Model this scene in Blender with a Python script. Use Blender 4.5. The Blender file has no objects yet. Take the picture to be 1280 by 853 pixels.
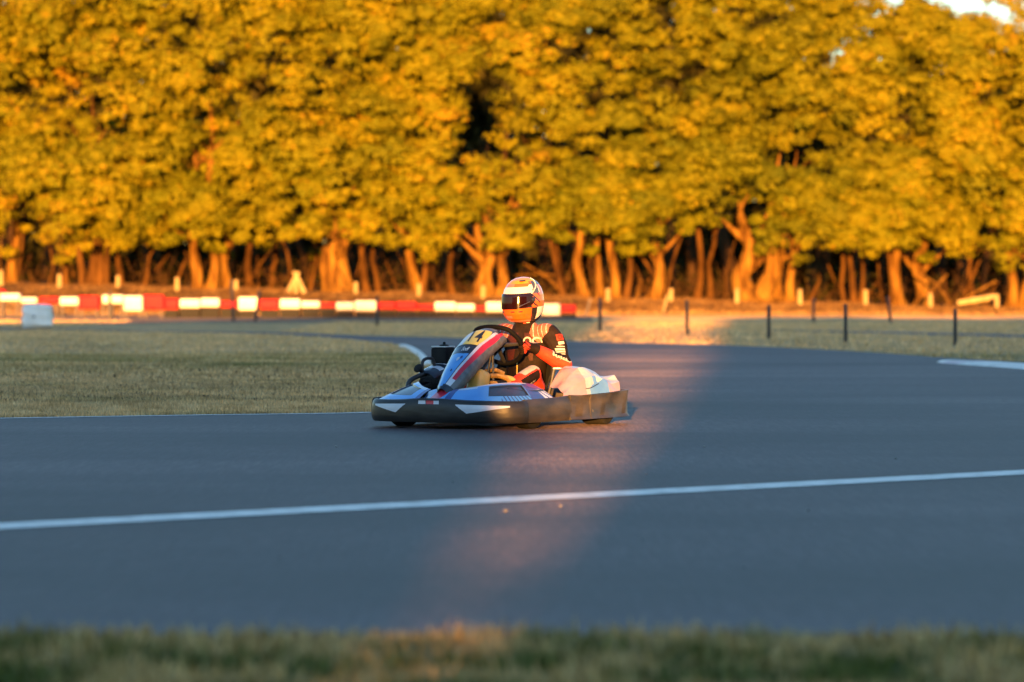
import bpy, bmesh, math, random
import numpy as np
from mathutils import Vector, Matrix, Quaternion
from mathutils.bvhtree import BVHTree

random.seed(7)
RNG = np.random.default_rng(7)
scene = bpy.context.scene
COL = scene.collection
R = math.radians

# ------------------------------------------------------------------ camera
CAM_H, FPX = 1.05, 4400.0
PITCH = math.atan((426.5 - 364.0) / FPX)
cam = bpy.data.cameras.new('camera')
cam.lens = 36 * FPX / 1280
cam.sensor_width = 36
cam.clip_start, cam.clip_end = 0.5, 6000
cam.dof.use_dof = True
cam.dof.focus_distance = 27.3
cam.dof.aperture_fstop = 2.3
camo = bpy.data.objects.new('camera', cam)
camo.location = (0, 0, CAM_H)
camo.rotation_euler = (math.pi / 2 - PITCH, 0, 0)
COL.objects.link(camo)
scene.camera = camo

# ------------------------------------------------------------------ light
SUN_EL, SUN_AZ = R(4.0), R(3.3)
SUN_STRENGTH, SKY_STRENGTH, EXPOSURE = 5.0, 0.10, 2.72
SUN_COLOR = (1.0, 0.43, 0.085)
scene.view_settings.view_transform = 'Standard'
scene.view_settings.look = 'None'
scene.view_settings.exposure = EXPOSURE
scene.view_settings.gamma = 1
world = bpy.data.worlds.new('World')
scene.world = world
world.use_nodes = True
wn = world.node_tree.nodes
wn.clear()
sky = wn.new('ShaderNodeTexSky')
sky.sky_type = 'NISHITA'
sky.sun_disc = False
sky.sun_elevation = SUN_EL
sky.sun_rotation = math.pi + SUN_AZ
sky.altitude = 50
sky.air_density, sky.dust_density, sky.ozone_density = 1.0, 0.3, 2.6
bg = wn.new('ShaderNodeBackground')
bg.inputs['Strength'].default_value = SKY_STRENGTH
wo = wn.new('ShaderNodeOutputWorld')
world.node_tree.links.new(sky.outputs[0], bg.inputs[0])
world.node_tree.links.new(bg.outputs[0], wo.inputs[0])
sun = bpy.data.lights.new('sun', 'SUN')
sun.energy, sun.angle, sun.color = SUN_STRENGTH, R(0.5), SUN_COLOR
suno = bpy.data.objects.new('sun', sun)
SUN_DIR = Vector((math.sin(SUN_AZ) * math.cos(SUN_EL), math.cos(SUN_AZ) * math.cos(SUN_EL), -math.sin(SUN_EL)))
suno.rotation_mode = 'QUATERNION'
suno.rotation_quaternion = SUN_DIR.to_track_quat('-Z', 'Y')
suno.location = (-5, -60, 30)
COL.objects.link(suno)

# ------------------------------------------------------------------ where a pixel of the photograph stands in the place
def ray(px, py):
    return Vector((0, math.cos(PITCH), -math.sin(PITCH))) + Vector(((px - 640) / FPX, 0, 0)) \
        + Vector((0, math.sin(PITCH), math.cos(PITCH))) * ((426.5 - py) / FPX)

def ground_at(px, py):
    d = ray(px, py)
    p = d * (-CAM_H / d.z)
    return (p.x, p.y)

def at(px, py, Y):
    d = ray(px, py)
    p = d * (Y / d.y)
    return Vector((p.x, p.y, p.z + CAM_H))

def sstep(a, b, x):
    t = np.clip((np.asarray(x, float) - a) / (b - a), 0, 1)
    return t * t * (3 - 2 * t)

def terrain(x, y):
    bank = np.clip(0.70 - 0.0245 * np.asarray(x, float), 0.08, 1.35)
    wav = 0.10 * np.sin(np.asarray(x) * 0.9) + 0.06 * np.sin(np.asarray(x) * 2.3 + 1)
    return sstep(151, 166, y) * (bank + wav * 0.5) + sstep(168, 190, y) * 0.25

# ------------------------------------------------------------------ materials
def mat(name, c1, c2=None, rough=0.6, scale=8.0, detail=4, bump=0.0, bscale=None, bdist=0.01, metal=0.0, spec=0.5,
        coat=0.0, lo=0.35, hi=0.65, stretch=None, sheen=0.0):
    m = bpy.data.materials.new(name)
    m.use_nodes = True
    nt = m.node_tree
    b = nt.nodes['Principled BSDF']
    b.inputs['Roughness'].default_value = rough
    b.inputs['Metallic'].default_value = metal
    b.inputs['Specular IOR Level'].default_value = spec
    b.inputs['Coat Weight'].default_value = coat
    b.inputs['Base Color'].default_value = (*c1, 1)
    tc = nt.nodes.new('ShaderNodeTexCoord')
    src = tc.outputs['Object']
    if stretch:
        mp = nt.nodes.new('ShaderNodeMapping')
        mp.inputs['Scale'].default_value = stretch
        nt.links.new(src, mp.inputs[0])
        src = mp.outputs[0]
    if c2 is not None:
        n = nt.nodes.new('ShaderNodeTexNoise')
        n.inputs['Scale'].default_value = scale
        n.inputs['Detail'].default_value = detail
        nt.links.new(src, n.inputs['Vector'])
        r = nt.nodes.new('ShaderNodeValToRGB')
        r.color_ramp.elements[0].position, r.color_ramp.elements[0].color = lo, (*c1, 1)
        r.color_ramp.elements[1].position, r.color_ramp.elements[1].color = hi, (*c2, 1)
        nt.links.new(n.outputs[0], r.inputs[0])
        nt.links.new(r.outputs[0], b.inputs['Base Color'])
    if bump:
        n2 = nt.nodes.new('ShaderNodeTexNoise')
        n2.inputs['Scale'].default_value = bscale or scale
        n2.inputs['Detail'].default_value = 3
        nt.links.new(src, n2.inputs['Vector'])
        bp = nt.nodes.new('ShaderNodeBump')
        bp.inputs['Strength'].default_value = bump
        bp.inputs['Distance'].default_value = bdist
        nt.links.new(n2.outputs[0], bp.inputs['Height'])
        nt.links.new(bp.outputs[0], b.inputs['Normal'])
    return m

class NT:
    """small helper round a material's node tree"""
    def __init__(s, m):
        s.m = m; s.nt = m.node_tree; s.b = s.nt.nodes['Principled BSDF']
        s.tc = s.nt.nodes.new('ShaderNodeTexCoord').outputs['Object']
    def noise(s, scale, detail=4, stretch=None, rough=0.5):
        n = s.nt.nodes.new('ShaderNodeTexNoise')
        n.inputs['Scale'].default_value = scale; n.inputs['Detail'].default_value = detail
        n.inputs['Roughness'].default_value = rough
        v = s.tc
        if stretch:
            mp = s.nt.nodes.new('ShaderNodeMapping'); mp.inputs['Scale'].default_value = stretch
            s.nt.links.new(v, mp.inputs[0]); v = mp.outputs[0]
        s.nt.links.new(v, n.inputs['Vector'])
        return n.outputs[0]
    def ramp(s, f, stops):
        r = s.nt.nodes.new('ShaderNodeValToRGB')
        e = r.color_ramp.elements
        while len(e) < len(stops): e.new(0.5)
        for k, (p, c) in enumerate(stops):
            e[k].position = p; e[k].color = (*c, 1) if len(c) == 3 else c
        s.nt.links.new(f, r.inputs[0])
        return r.outputs[0]
    def mix(s, f, a, b, mode='MIX'):
        m = s.nt.nodes.new('ShaderNodeMix'); m.data_type = 'RGBA'; m.blend_type = mode
        for i, v in ((0, f), (6, a), (7, b)):
            if isinstance(v, (int, float)): m.inputs[i].default_value = v
            elif isinstance(v, tuple): m.inputs[i].default_value = (*v, 1)
            else: s.nt.links.new(v, m.inputs[i])
        return m.outputs[2]
    def math(s, op, a, b=0.0, clamp=False):
        m = s.nt.nodes.new('ShaderNodeMath'); m.operation = op; m.use_clamp = clamp
        for i, v in ((0, a), (1, b)):
            if isinstance(v, (int, float)): m.inputs[i].default_value = v
            else: s.nt.links.new(v, m.inputs[i])
        return m.outputs[0]
    def coord(s, k):
        x = s.nt.nodes.new('ShaderNodeSeparateXYZ'); s.nt.links.new(s.tc, x.inputs[0]); return x.outputs[k]
    def mrange(s, v, a, b, c=0.0, d=1.0):
        m = s.nt.nodes.new('ShaderNodeMapRange'); m.interpolation_type = 'SMOOTHSTEP'
        s.nt.links.new(v, m.inputs[0])
        for i, q in enumerate((a, b, c, d)): m.inputs[i + 1].default_value = q
        return m.outputs[0]
    def color(s, c): s.nt.links.new(c, s.b.inputs['Base Color'])
    def bump(s, f, strength, dist):
        bp = s.nt.nodes.new('ShaderNodeBump')
        bp.inputs['Strength'].default_value = strength; bp.inputs['Distance'].default_value = dist
        s.nt.links.new(f, bp.inputs['Height']); s.nt.links.new(bp.outputs[0], s.b.inputs['Normal'])

# asphalt: fine aggregate, long worn streaks, old dark patches
M_ASPHALT = mat('asphalt', (0.055, 0.058, 0.066), rough=0.75, spec=0.3)
n = NT(M_ASPHALT)
big = n.ramp(n.noise(0.35, 5, (0.3, 0.5, 1), 0.5), [(0.38, (0.014, 0.0100, 0.0125)), (0.5, (0.034, 0.0240, 0.028)), (0.62, (0.060, 0.0430, 0.048))])
fine = n.ramp(n.noise(55, 4), [(0.30, (0.50, 0.50, 0.50)), (0.5, (1.0, 1.0, 1.0)), (0.72, (1.9, 1.9, 1.85))])
c = n.mix(1.0, big, fine, 'MULTIPLY')
mott = n.ramp(n.noise(5, 5, (2.2, 0.5, 1), 0.7), [(0.36, (0.82, 0.82, 0.82)), (0.64, (1.18, 1.18, 1.18))])
c = n.mix(1.0, c, mott, 'MULTIPLY')
grit = n.ramp(n.noise(1.0, 3, (34, 1.6, 1), 0.7), [(0.34, (0.70, 0.70, 0.70)), (0.5, (0.98, 0.98, 0.98)), (0.68, (1.45, 1.45, 1.43))])
c = n.mix(1.0, c, grit, 'MULTIPLY')
streak = n.ramp(n.noise(0.8, 5, (0.06, 0.6, 1)), [(0.50, (1, 1, 1)), (0.60, (0.66, 0.66, 0.68))])
c = n.mix(1.0, c, streak, 'MULTIPLY')
# rubbered lines where karts brake and turn
px_, py_ = n.coord(0), n.coord(1)
wob = n.math('MULTIPLY', n.math('SUBTRACT', n.noise(0.25, 2), 0.5), 1.6)
worn = n.ramp(n.noise(1.1, 5, (0.2, 1, 1)), [(0.35, (0.15, 0.15, 0.15)), (0.62, (1, 1, 1))])
for y0, k1, k2, w_, amt in ((24.7, 0.05, 0.0, .38, .45), (25.9, 0.05, 0.0, .30, .40), (12.3, -0.02, 0.0, .22, .50), (13.2, -0.02, 0.0, .20, .40), (33.5, 0.35, 0.030, .55, .40), (35.6, 0.35, 0.030, .55, .35), (18.4, .10, .004, .20, .25)):
    q = n.math('ADD', n.math('MULTIPLY', px_, k1), n.math('MULTIPLY', n.math('MULTIPLY', px_, px_), k2))
    d_ = n.math('ABSOLUTE', n.math('ADD', n.math('SUBTRACT', n.math('SUBTRACT', py_, y0), q), wob))
    mk = n.math('MULTIPLY', n.math('MULTIPLY', n.mrange(d_, w_, w_ * .2), amt), worn)
    c = n.mix(mk, c, (0.012, 0.011, 0.013))
n.color(c)
n.bump(n.noise(60, 4, None, 0.65), 1.0, 0.003)
n.b.inputs['Diffuse Roughness'].default_value = 1.0
n.b.inputs['Coat Weight'].default_value = 0.12      # bitumen worn smooth between the stones
n.b.inputs['Coat Roughness'].default_value = 0.38
cb = n.nt.nodes.new('ShaderNodeBump'); cb.inputs['Strength'].default_value = 0.25; cb.inputs['Distance'].default_value = 0.004
n.nt.links.new(n.noise(30, 3), cb.inputs['Height']); n.nt.links.new(cb.outputs[0], n.b.inputs['Coat Normal'])

# grass field: dry straw with greener drifts
def grass_nodes(m, blade=False):
    n = NT(m)
    n1 = n.noise(0.55, 5, (0.6, 1.0, 1))
    dry = n.ramp(n.noise(3.0, 6), [(0.3, (0.46, 0.28, 0.12)), (0.5, (0.72, 0.46, 0.22)), (0.7, (0.82, 0.60, 0.33))])
    green = n.ramp(n.noise(5.0, 4), [(0.3, (0.10, 0.125, 0.034)), (0.7, (0.19, 0.20, 0.07))])
    y = n.coord(1)
    band = n.math('MULTIPLY', n.mrange(y, 43, 50), n.mrange(y, 63, 54))
    band = n.math('MULTIPLY', band, n.ramp(n.noise(0.7, 4, (0.35, 1, 1)), [(0.36, (0.1, 0.1, 0.1)), (0.58, (1, 1, 1))]))
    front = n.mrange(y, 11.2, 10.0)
    f = n.math('ADD', n.math('MULTIPLY', n.ramp(n1, [(0.50, (0, 0, 0)), (0.72, (1, 1, 1))]), 0.45), n.math('MULTIPLY', band, 0.62), True)
    f = n.math('ADD', f, n.math('MULTIPLY', front, 0.35), True)
    c = n.mix(f, dry, green)
    c = n.mix(1.0, c, n.ramp(n.noise(0.9, 4, (0.5, 1, 1)), [(0.35, (0.80, 0.80, 0.80)), (0.65, (1.15, 1.13, 1.1))]), 'MULTIPLY')
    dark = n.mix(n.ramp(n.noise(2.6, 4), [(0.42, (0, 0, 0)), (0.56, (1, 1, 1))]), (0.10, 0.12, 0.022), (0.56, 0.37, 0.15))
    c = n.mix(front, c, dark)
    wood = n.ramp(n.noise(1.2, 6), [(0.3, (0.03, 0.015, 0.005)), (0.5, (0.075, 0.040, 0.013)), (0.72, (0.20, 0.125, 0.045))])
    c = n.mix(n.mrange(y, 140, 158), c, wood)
    if blade:
        at_ = n.nt.nodes.new('ShaderNodeAttribute'); at_.attribute_name = 'tint'
        c = n.mix(1.0, c, n.ramp(at_.outputs['Fac'], [(0.0, (0.70, 0.68, 0.62)), (0.5, (1.08, 1.05, 1.0)), (1.0, (1.6, 1.5, 1.3))]), 'MULTIPLY')
    else:
        n.bump(n.noise(9, 6, None, 0.7), 1.0, 0.10)
    n.b.inputs['Diffuse Roughness'].default_value = 0.0 if blade else 1.0
    n.color(c)
    return m
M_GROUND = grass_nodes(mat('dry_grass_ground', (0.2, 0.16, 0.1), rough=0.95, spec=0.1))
M_BLADE = grass_nodes(mat('grass_blades', (0.2, 0.16, 0.1), rough=0.8, spec=0.2), True)
M_PATH = mat('sandy_path', (0.20, 0.13, 0.08), (0.32, 0.23, 0.16), rough=0.95, spec=0.1, scale=1.6, bump=1.0, bscale=8, bdist=0.18, stretch=(0.3, 1, 1))
M_PAINT = mat('road_paint', (0.60, 0.55, 0.48), (0.92, 0.85, 0.76), rough=0.7, scale=7, detail=9, lo=0.30, hi=0.55, bump=0.8, bscale=45, bdist=0.02)
M_KERBRED = mat('kerb_faded_red', (0.55, 0.36, 0.34), (0.72, 0.60, 0.58), rough=0.7, scale=5)
M_PEBBLE = mat('pebble', (0.30, 0.28, 0.26), rough=0.9)

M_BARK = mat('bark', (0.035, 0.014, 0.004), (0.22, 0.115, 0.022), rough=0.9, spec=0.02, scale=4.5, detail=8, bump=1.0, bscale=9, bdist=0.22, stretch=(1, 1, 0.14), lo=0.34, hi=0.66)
M_BARKDIM = mat('dim_bark', (0.020, 0.009, 0.004), (0.095, 0.045, 0.012), rough=0.9, spec=0.02, scale=3.5, detail=8, bump=1.0, bscale=6, bdist=0.12, stretch=(1, 1, 0.22), lo=0.3, hi=0.7)  # darker copy of the bark: shade on the dim trunks put into the colour
M_BARKDARK = mat('shaded_wood_bark', (0.018, 0.010, 0.005), (0.065, 0.034, 0.014), rough=0.95, spec=0.02, scale=3, bump=1, bscale=6, bdist=0.1, stretch=(1, 1, 0.3))  # darkness of the wood's interior put into the bark colour
M_TIMBER = mat('pale_timber', (0.22, 0.15, 0.06), (0.32, 0.23, 0.10), rough=0.8, scale=4, stretch=(1, 1, 0.2))

def leaf_mat(name, stops, trans=0.12):
    m = mat(name, (0.1, 0.09, 0.015), rough=0.7, spec=0.03)
    n = NT(m)
    a = n.nt.nodes.new('ShaderNodeAttribute'); a.attribute_name = 'tint'
    c1 = n.ramp(a.outputs['Fac'], stops)
    c = n.mix(1.0, c1, n.ramp(n.noise(0.22, 3), [(0.35, (0.82, 0.90, 0.9)), (0.65, (1.18, 1.08, 1.0))]), 'MULTIPLY')
    n.color(c)
    tr = n.nt.nodes.new('ShaderNodeBsdfTranslucent')
    n.nt.links.new(c, tr.inputs[0])
    mx = n.nt.nodes.new('ShaderNodeMixShader'); mx.inputs[0].default_value = trans
    out = n.nt.nodes['Material Output']
    n.nt.links.new(n.b.outputs[0], mx.inputs[1]); n.nt.links.new(tr.outputs[0], mx.inputs[2])
    n.nt.links.new(mx.outputs[0], out.inputs['Surface'])
    return m
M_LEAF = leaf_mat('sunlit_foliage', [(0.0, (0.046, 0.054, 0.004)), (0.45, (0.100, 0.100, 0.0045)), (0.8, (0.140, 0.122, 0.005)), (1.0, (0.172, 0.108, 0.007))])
M_LEAFDARK = leaf_mat('shaded_foliage', [(0.0, (0.010, 0.010, 0.003)), (1.0, (0.030, 0.026, 0.006))], 0.1)  # near-black leaves: shade deep in the wood put into the colour
M_HEDGE = mat('hedge_foliage', (0.03, 0.045, 0.015), (0.06, 0.08, 0.03), rough=0.9, scale=2)

M_RED = mat('barrier_red', (0.24, 0.004, 0.012), (0.32, 0.007, 0.018), rough=0.6, spec=0.15, scale=2)
M_WHITE = mat('barrier_white', (0.44, 0.44, 0.44), (0.56, 0.56, 0.55), rough=0.45, scale=2.5)
M_WRAP = mat('white_wrapping', (0.82, 0.78, 0.73), (0.90, 0.87, 0.82), rough=0.4, scale=2.5, bump=0.7, bscale=3.5, bdist=0.08, stretch=(0.7, 0.7, 1.6))
M_RUBBER = mat('black_rubber', (0.008, 0.008, 0.009), (0.015, 0.0145, 0.014), rough=0.8, spec=0.25, scale=14)
M_BLACKPOST = mat('black_post', (0.012, 0.013, 0.018), rough=0.6)
M_GREYWOOD = mat('weathered_stick', (0.12, 0.10, 0.09), rough=0.9)

# kart and driver paints
M_BUMPER = mat('scuffed_black_plastic', (0.014, 0.0135, 0.0135), (0.034, 0.031, 0.029), rough=0.42, scale=7, detail=8, bump=0.35, bscale=10, bdist=0.012, lo=0.42, hi=0.72, stretch=(0.6, 0.6, 1.6))
M_BUMPERWORN = mat('worn_brown_black_plastic', (0.022, 0.019, 0.017), (0.062, 0.050, 0.040), rough=0.5, scale=9, detail=9, bump=0.45, bscale=8, bdist=0.015, lo=0.36, hi=0.72, stretch=(0.5, 0.5, 1.3))
M_BLUE = mat('kart_blue', (0.075, 0.28, 0.66), (0.095, 0.34, 0.74), rough=0.35, scale=5, coat=0.2)
M_NAVY = mat('kart_navy', (0.010, 0.016, 0.032), (0.02, 0.026, 0.045), rough=0.35, scale=9, coat=0.2)
M_DEEPBLUE = mat('kart_deep_blue', (0.02, 0.05, 0.22), rough=0.35, coat=0.2)
M_KWHITE = mat('kart_white', (0.52, 0.55, 0.62), (0.66, 0.67, 0.72), rough=0.35, scale=8, coat=0.2)
M_KRED = mat('kart_red', (0.56, 0.018, 0.045), (0.62, 0.03, 0.06), rough=0.35, scale=8, coat=0.2)
M_KGREY = mat('kart_grey', (0.10, 0.10, 0.105), (0.16, 0.16, 0.165), rough=0.5, scale=20)
M_PINK = mat('kart_pale_pink', (0.29, 0.20, 0.25), (0.36, 0.26, 0.31), rough=0.35, scale=7, coat=0.2)
M_PALEBLUE = mat('kart_pale_blue', (0.08, 0.22, 0.62), (0.13, 0.28, 0.66), rough=0.35, scale=7, coat=0.2)
M_COVERWHITE = mat('scuffed_white', (0.24, 0.29, 0.40), (0.38, 0.42, 0.50), rough=0.4, scale=9, detail=8, coat=0.2)
M_YELLOW = mat('plate_yellow', (0.78, 0.57, 0.085), (0.84, 0.64, 0.12), rough=0.4, scale=8)
M_PLATEGREY = mat('plate_grey_white', (0.58, 0.58, 0.57), (0.66, 0.66, 0.64), rough=0.4, scale=8)
M_INK = mat('black_ink', (0.012, 0.012, 0.014), rough=0.45)
M_PRINTWHITE = mat('white_print', (0.78, 0.78, 0.76), rough=0.5)
M_STEEL = mat('dull_steel', (0.34, 0.34, 0.35), rough=0.35, metal=0.9)
M_DARKMETAL = mat('dark_metal', (0.035, 0.035, 0.038), (0.06, 0.06, 0.06), rough=0.45, metal=0.4, scale=12)
M_TANK = mat('amber_plastic_tank', (0.55, 0.33, 0.07), (0.66, 0.43, 0.11), rough=0.35, scale=8)
M_HOSE = mat('amber_hose', (0.48, 0.27, 0.05), (0.22, 0.12, 0.03), rough=0.45, scale=18)
M_GRIP = mat('steering_grip', (0.006, 0.006, 0.007), rough=0.7, spec=0.06, bump=0.3, bscale=90, bdist=0.002)
M_SUIT = mat('suit_black', (0.009, 0.005, 0.004), (0.017, 0.010, 0.008), rough=0.75, scale=12, bump=0.55, bscale=14, bdist=0.03, spec=0.12)
M_SUITRED = mat('suit_red', (0.46, 0.030, 0.012), (0.56, 0.048, 0.018), rough=0.65, scale=9, bump=0.5, bscale=14, bdist=0.03, spec=0.3)
M_SUITWHITE = mat('suit_white', (0.38, 0.34, 0.33), (0.48, 0.44, 0.42), rough=0.65, scale=9, bump=0.4, bscale=14, bdist=0.025, spec=0.3)
M_SUITPINK = mat('suit_faded_red', (0.30, 0.07, 0.045), (0.38, 0.11, 0.075), rough=0.65, scale=9, bump=0.4, bscale=14, bdist=0.025, spec=0.3)
M_SUITMAROON = mat('suit_dark_red', (0.03, 0.005, 0.003), (0.06, 0.010, 0.006), rough=0.7, scale=7, bump=0.5, bscale=12, bdist=0.03, spec=0.3)
M_SKIN = mat('skin', (0.48, 0.30, 0.22), rough=0.5)
M_HWHITE = mat('helmet_white', (0.55, 0.54, 0.53), rough=0.18, coat=0.6)
M_HORANGE = mat('helmet_orange', (0.68, 0.095, 0.010), rough=0.2, coat=0.6)
M_HYELLOW = mat('helmet_amber', (0.72, 0.24, 0.015), rough=0.2, coat=0.6)
M_HPINK = mat('helmet_pink', (0.46, 0.15, 0.10), rough=0.2, coat=0.6)
M_HNAVY = mat('helmet_slate', (0.045, 0.055, 0.085), rough=0.2, coat=0.6)
M_HBLACK = mat('helmet_black', (0.015, 0.012, 0.012), rough=0.25, coat=0.5)
M_VISOR = mat('dark_red_visor', (0.011, 0.002, 0.002), rough=0.12, coat=0.0, spec=0.35)

# ------------------------------------------------------------------ geometry helpers
def tag(o, label=None, cat=None, group=None, kind=None):
    if label: o['label'] = label
    if cat: o['category'] = cat
    if group: o['group'] = group
    if kind: o['kind'] = kind
    return o

def empty(name, loc=(0, 0, 0), rz=0.0, **kw):
    o = bpy.data.objects.new(name, None)
    o.empty_display_size = 0.2
    o.location = loc
    o.rotation_euler = (0, 0, rz)
    COL.objects.link(o)
    return tag(o, **kw)

def link(name, me, parent=None):
    o = bpy.data.objects.new(name, me)
    COL.objects.link(o)
    if parent is not None: o.parent = parent
    return o

def catmull(pts, n=6, closed=False):
    P = [Vector(p) for p in pts]
    out = []
    N = len(P)
    rng = range(N) if closed else range(N - 1)
    for i in rng:
        if closed:
            p0, p1, p2, p3 = P[i - 1], P[i], P[(i + 1) % N], P[(i + 2) % N]
        else:
            p1, p2 = P[i], P[i + 1]
            p0 = P[i - 1] if i else p1 * 2 - p2
            p3 = P[i + 2] if i + 2 < N else p2 * 2 - p1
        for k in range(n):
            t = k / n
            out.append(0.5 * ((2 * p1) + (p2 - p0) * t + (2 * p0 - 5 * p1 + 4 * p2 - p3) * t * t + (3 * p1 - p0 - 3 * p2 + p3) * t ** 3))
    if not closed: out.append(P[-1])
    return out

class Geo:
    def __init__(s):
        s.v, s.f, s.m = [], [], []
    def add(s, verts, faces, mi=0):
        o = len(s.v)
        s.v += [tuple(v) for v in verts]
        s.f += [tuple(i + o for i in f) for f in faces]
        s.m += (mi if isinstance(mi, list) else [mi] * len(faces))
        return s
    def bm(s, b, mi=0):
        b.verts.ensure_lookup_table(); b.verts.index_update()
        s.add([v.co.copy() for v in b.verts], [[v.index for v in f.verts] for f in b.faces], mi)
        b.free()
        return s
    def box(s, c, size, rot=None, bevel=0.0, mi=0, taper=None, seg=2):
        b = bmesh.new()
        bmesh.ops.create_cube(b, size=1.0)
        for v in b.verts:
            k = 1.0
            if taper and v.co.z > 0: k = taper
            v.co = Vector((v.co.x * size[0] * k, v.co.y * size[1] * k, v.co.z * size[2]))
        if bevel: bmesh.ops.bevel(b, geom=b.edges[:], offset=bevel, segments=seg, profile=0.6, affect='EDGES')
        Mx = Matrix.Translation(Vector(c)) @ (rot.to_4x4() if rot is not None else Matrix.Identity(4))
        bmesh.ops.transform(b, matrix=Mx, verts=b.verts[:])
        return s.bm(b, mi)
    def tube(s, pts, r, n=10, mi=0, smooth=0, closed=False, cap=True, flat=None):
        P = catmull(pts, smooth, closed) if smooth else [Vector(p) for p in pts]
        N = len(P)
        if callable(r): rad = [r(i / (N - 1)) for i in range(N)]
        elif isinstance(r, (list, tuple)):
            q = np.interp(np.linspace(0, len(r) - 1, N), range(len(r)), r); rad = list(q)
        else: rad = [r] * N
        verts, faces = [], []
        T0 = (P[1] - P[0]).normalized()
        up = Vector((0, 0, 1)) if abs(T0.z) < 0.9 else Vector((0, 1, 0))
        u = T0.cross(up).normalized()
        prevT = T0
        for i in range(N):
            if closed: T = (P[(i + 1) % N] - P[i - 1])
            else: T = P[min(i + 1, N - 1)] - P[max(i - 1, 0)]
            T = T.normalized() if T.length > 1e-9 else prevT
            u = prevT.rotation_difference(T) @ u
            u = (u - T * u.dot(T)).normalized()
            w = T.cross(u)
            prevT = T
            for k in range(n):
                a = 2 * math.pi * k / n
                verts.append(P[i] + (u * math.cos(a) + w * math.sin(a)) * rad[i])
        M = N if closed else N - 1
        for i in range(M):
            for k in range(n):
                a, b = i * n + k, i * n + (k + 1) % n
                j = (i + 1) % N
                faces.append((a, b, j * n + (k + 1) % n, j * n + k))
        if cap and not closed:
            faces.append(tuple(range(n - 1, -1, -1)))
            faces.append(tuple((N - 1) * n + k for k in range(n)))
        return s.add(verts, faces, mi)
    def lathe(s, prof, c, axis, n=24, mi=0):
        """profile of (radius, along) turned about axis through c"""
        ax = Vector(axis).normalized()
        u = ax.orthogonal().normalized(); w = ax.cross(u)
        verts, faces = [], []
        for r, h in prof:
            for k in range(n):
                a = 2 * math.pi * k / n
                verts.append(Vector(c) + ax * h + (u * math.cos(a) + w * math.sin(a)) * r)
        for i in range(len(prof) - 1):
            for k in range(n):
                faces.append((i * n + k, i * n + (k + 1) % n, (i + 1) * n + (k + 1) % n, (i + 1) * n + k))
        return s.add(verts, faces, mi)
    def sphere(s, c, r, mi=0, n=12, rot=None):
        b = bmesh.new()
        bmesh.ops.create_uvsphere(b, u_segments=n * 2, v_segments=n, radius=1)
        rr = r if isinstance(r, (tuple, list)) else (r, r, r)
        Mx = Matrix.Translation(Vector(c)) @ (rot.to_4x4() if rot is not None else Matrix.Identity(4)) @ Matrix.Diagonal((*rr, 1))
        bmesh.ops.transform(b, matrix=Mx, verts=b.verts[:])
        return s.bm(b, mi)
    def grid(s, fn, nu, nv, mfn=None, flip=False):
        verts = [fn(i / nu, j / nv) for j in range(nv + 1) for i in range(nu + 1)]
        faces, mi = [], []
        for j in range(nv):
            for i in range(nu):
                a = j * (nu + 1) + i
                q = (a, a + 1, a + nu + 2, a + nu + 1)
                faces.append(q[::-1] if flip else q)
                mi.append(mfn((i + .5) / nu, (j + .5) / nv) if mfn else 0)
        return s.add(verts, faces, mi)
    def mesh(s, name, mats, smooth=True):
        me = bpy.data.meshes.new(name)
        me.from_pydata(s.v, [], s.f)
        for m in (mats if isinstance(mats, (list, tuple)) else [mats]): me.materials.append(m)
        me.polygons.foreach_set('material_index', s.m)
        me.polygons.foreach_set('use_smooth', [bool(smooth)] * len(s.f))
        me.update()
        if smooth and smooth != 'all':
            try: me.set_sharp_from_angle(angle=R(42))
            except Exception: pass
        return me
    def build(s, name, mats, parent=None, smooth=True):
        return link(name, s.mesh(name, mats, smooth), parent)

def numpy_mesh(name, V, F, material, tint=None):
    """V (n,3), F (m,k) with k = 3 or 4; tint one value per face"""
    me = bpy.data.meshes.new(name)
    k = F.shape[1]
    me.vertices.add(len(V)); me.vertices.foreach_set('co', np.ascontiguousarray(V, np.float32).ravel())
    me.loops.add(F.size); me.loops.foreach_set('vertex_index', np.ascontiguousarray(F, np.int32).ravel())
    me.polygons.add(len(F))
    me.polygons.foreach_set('loop_start', np.arange(0, F.size, k, dtype=np.int32))
    me.polygons.foreach_set('loop_total', np.full(len(F), k, np.int32))
    me.update(calc_edges=True)
    me.materials.append(material)
    if tint is not None:
        a = me.attributes.new('tint', 'FLOAT', 'FACE')
        a.data.foreach_set('value', np.ascontiguousarray(tint, np.float32))
    me.validate()
    return me

def text_geo(txt, size, shear=0.0, bold=0.0):
    """letters as a flat 2-D mesh: verts (x, y), faces; centred"""
    cu = bpy.data.curves.new('t', 'FONT')
    cu.body = txt; cu.size = size; cu.align_x = 'CENTER'; cu.align_y = 'CENTER'; cu.shear = shear; cu.offset = bold
    cu.resolution_u = 4
    o = bpy.data.objects.new('t', cu)
    COL.objects.link(o)
    dg = bpy.context.evaluated_depsgraph_get()
    me = bpy.data.meshes.new_from_object(o.evaluated_get(dg))
    b = bmesh.new(); b.from_mesh(me)
    bmesh.ops.triangulate(b, faces=b.faces[:])
    bmesh.ops.subdivide_edges(b, edges=[e for e in b.edges if e.calc_length() > size * 0.25], cuts=2)
    bmesh.ops.triangulate(b, faces=b.faces[:])
    b.verts.index_update()
    v = [(q.co.x, q.co.y) for q in b.verts]; f = [[q.index for q in p.verts] for p in b.faces]
    b.free()
    bpy.data.objects.remove(o); bpy.data.curves.remove(cu); bpy.data.meshes.remove(me)
    return v, f

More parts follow.
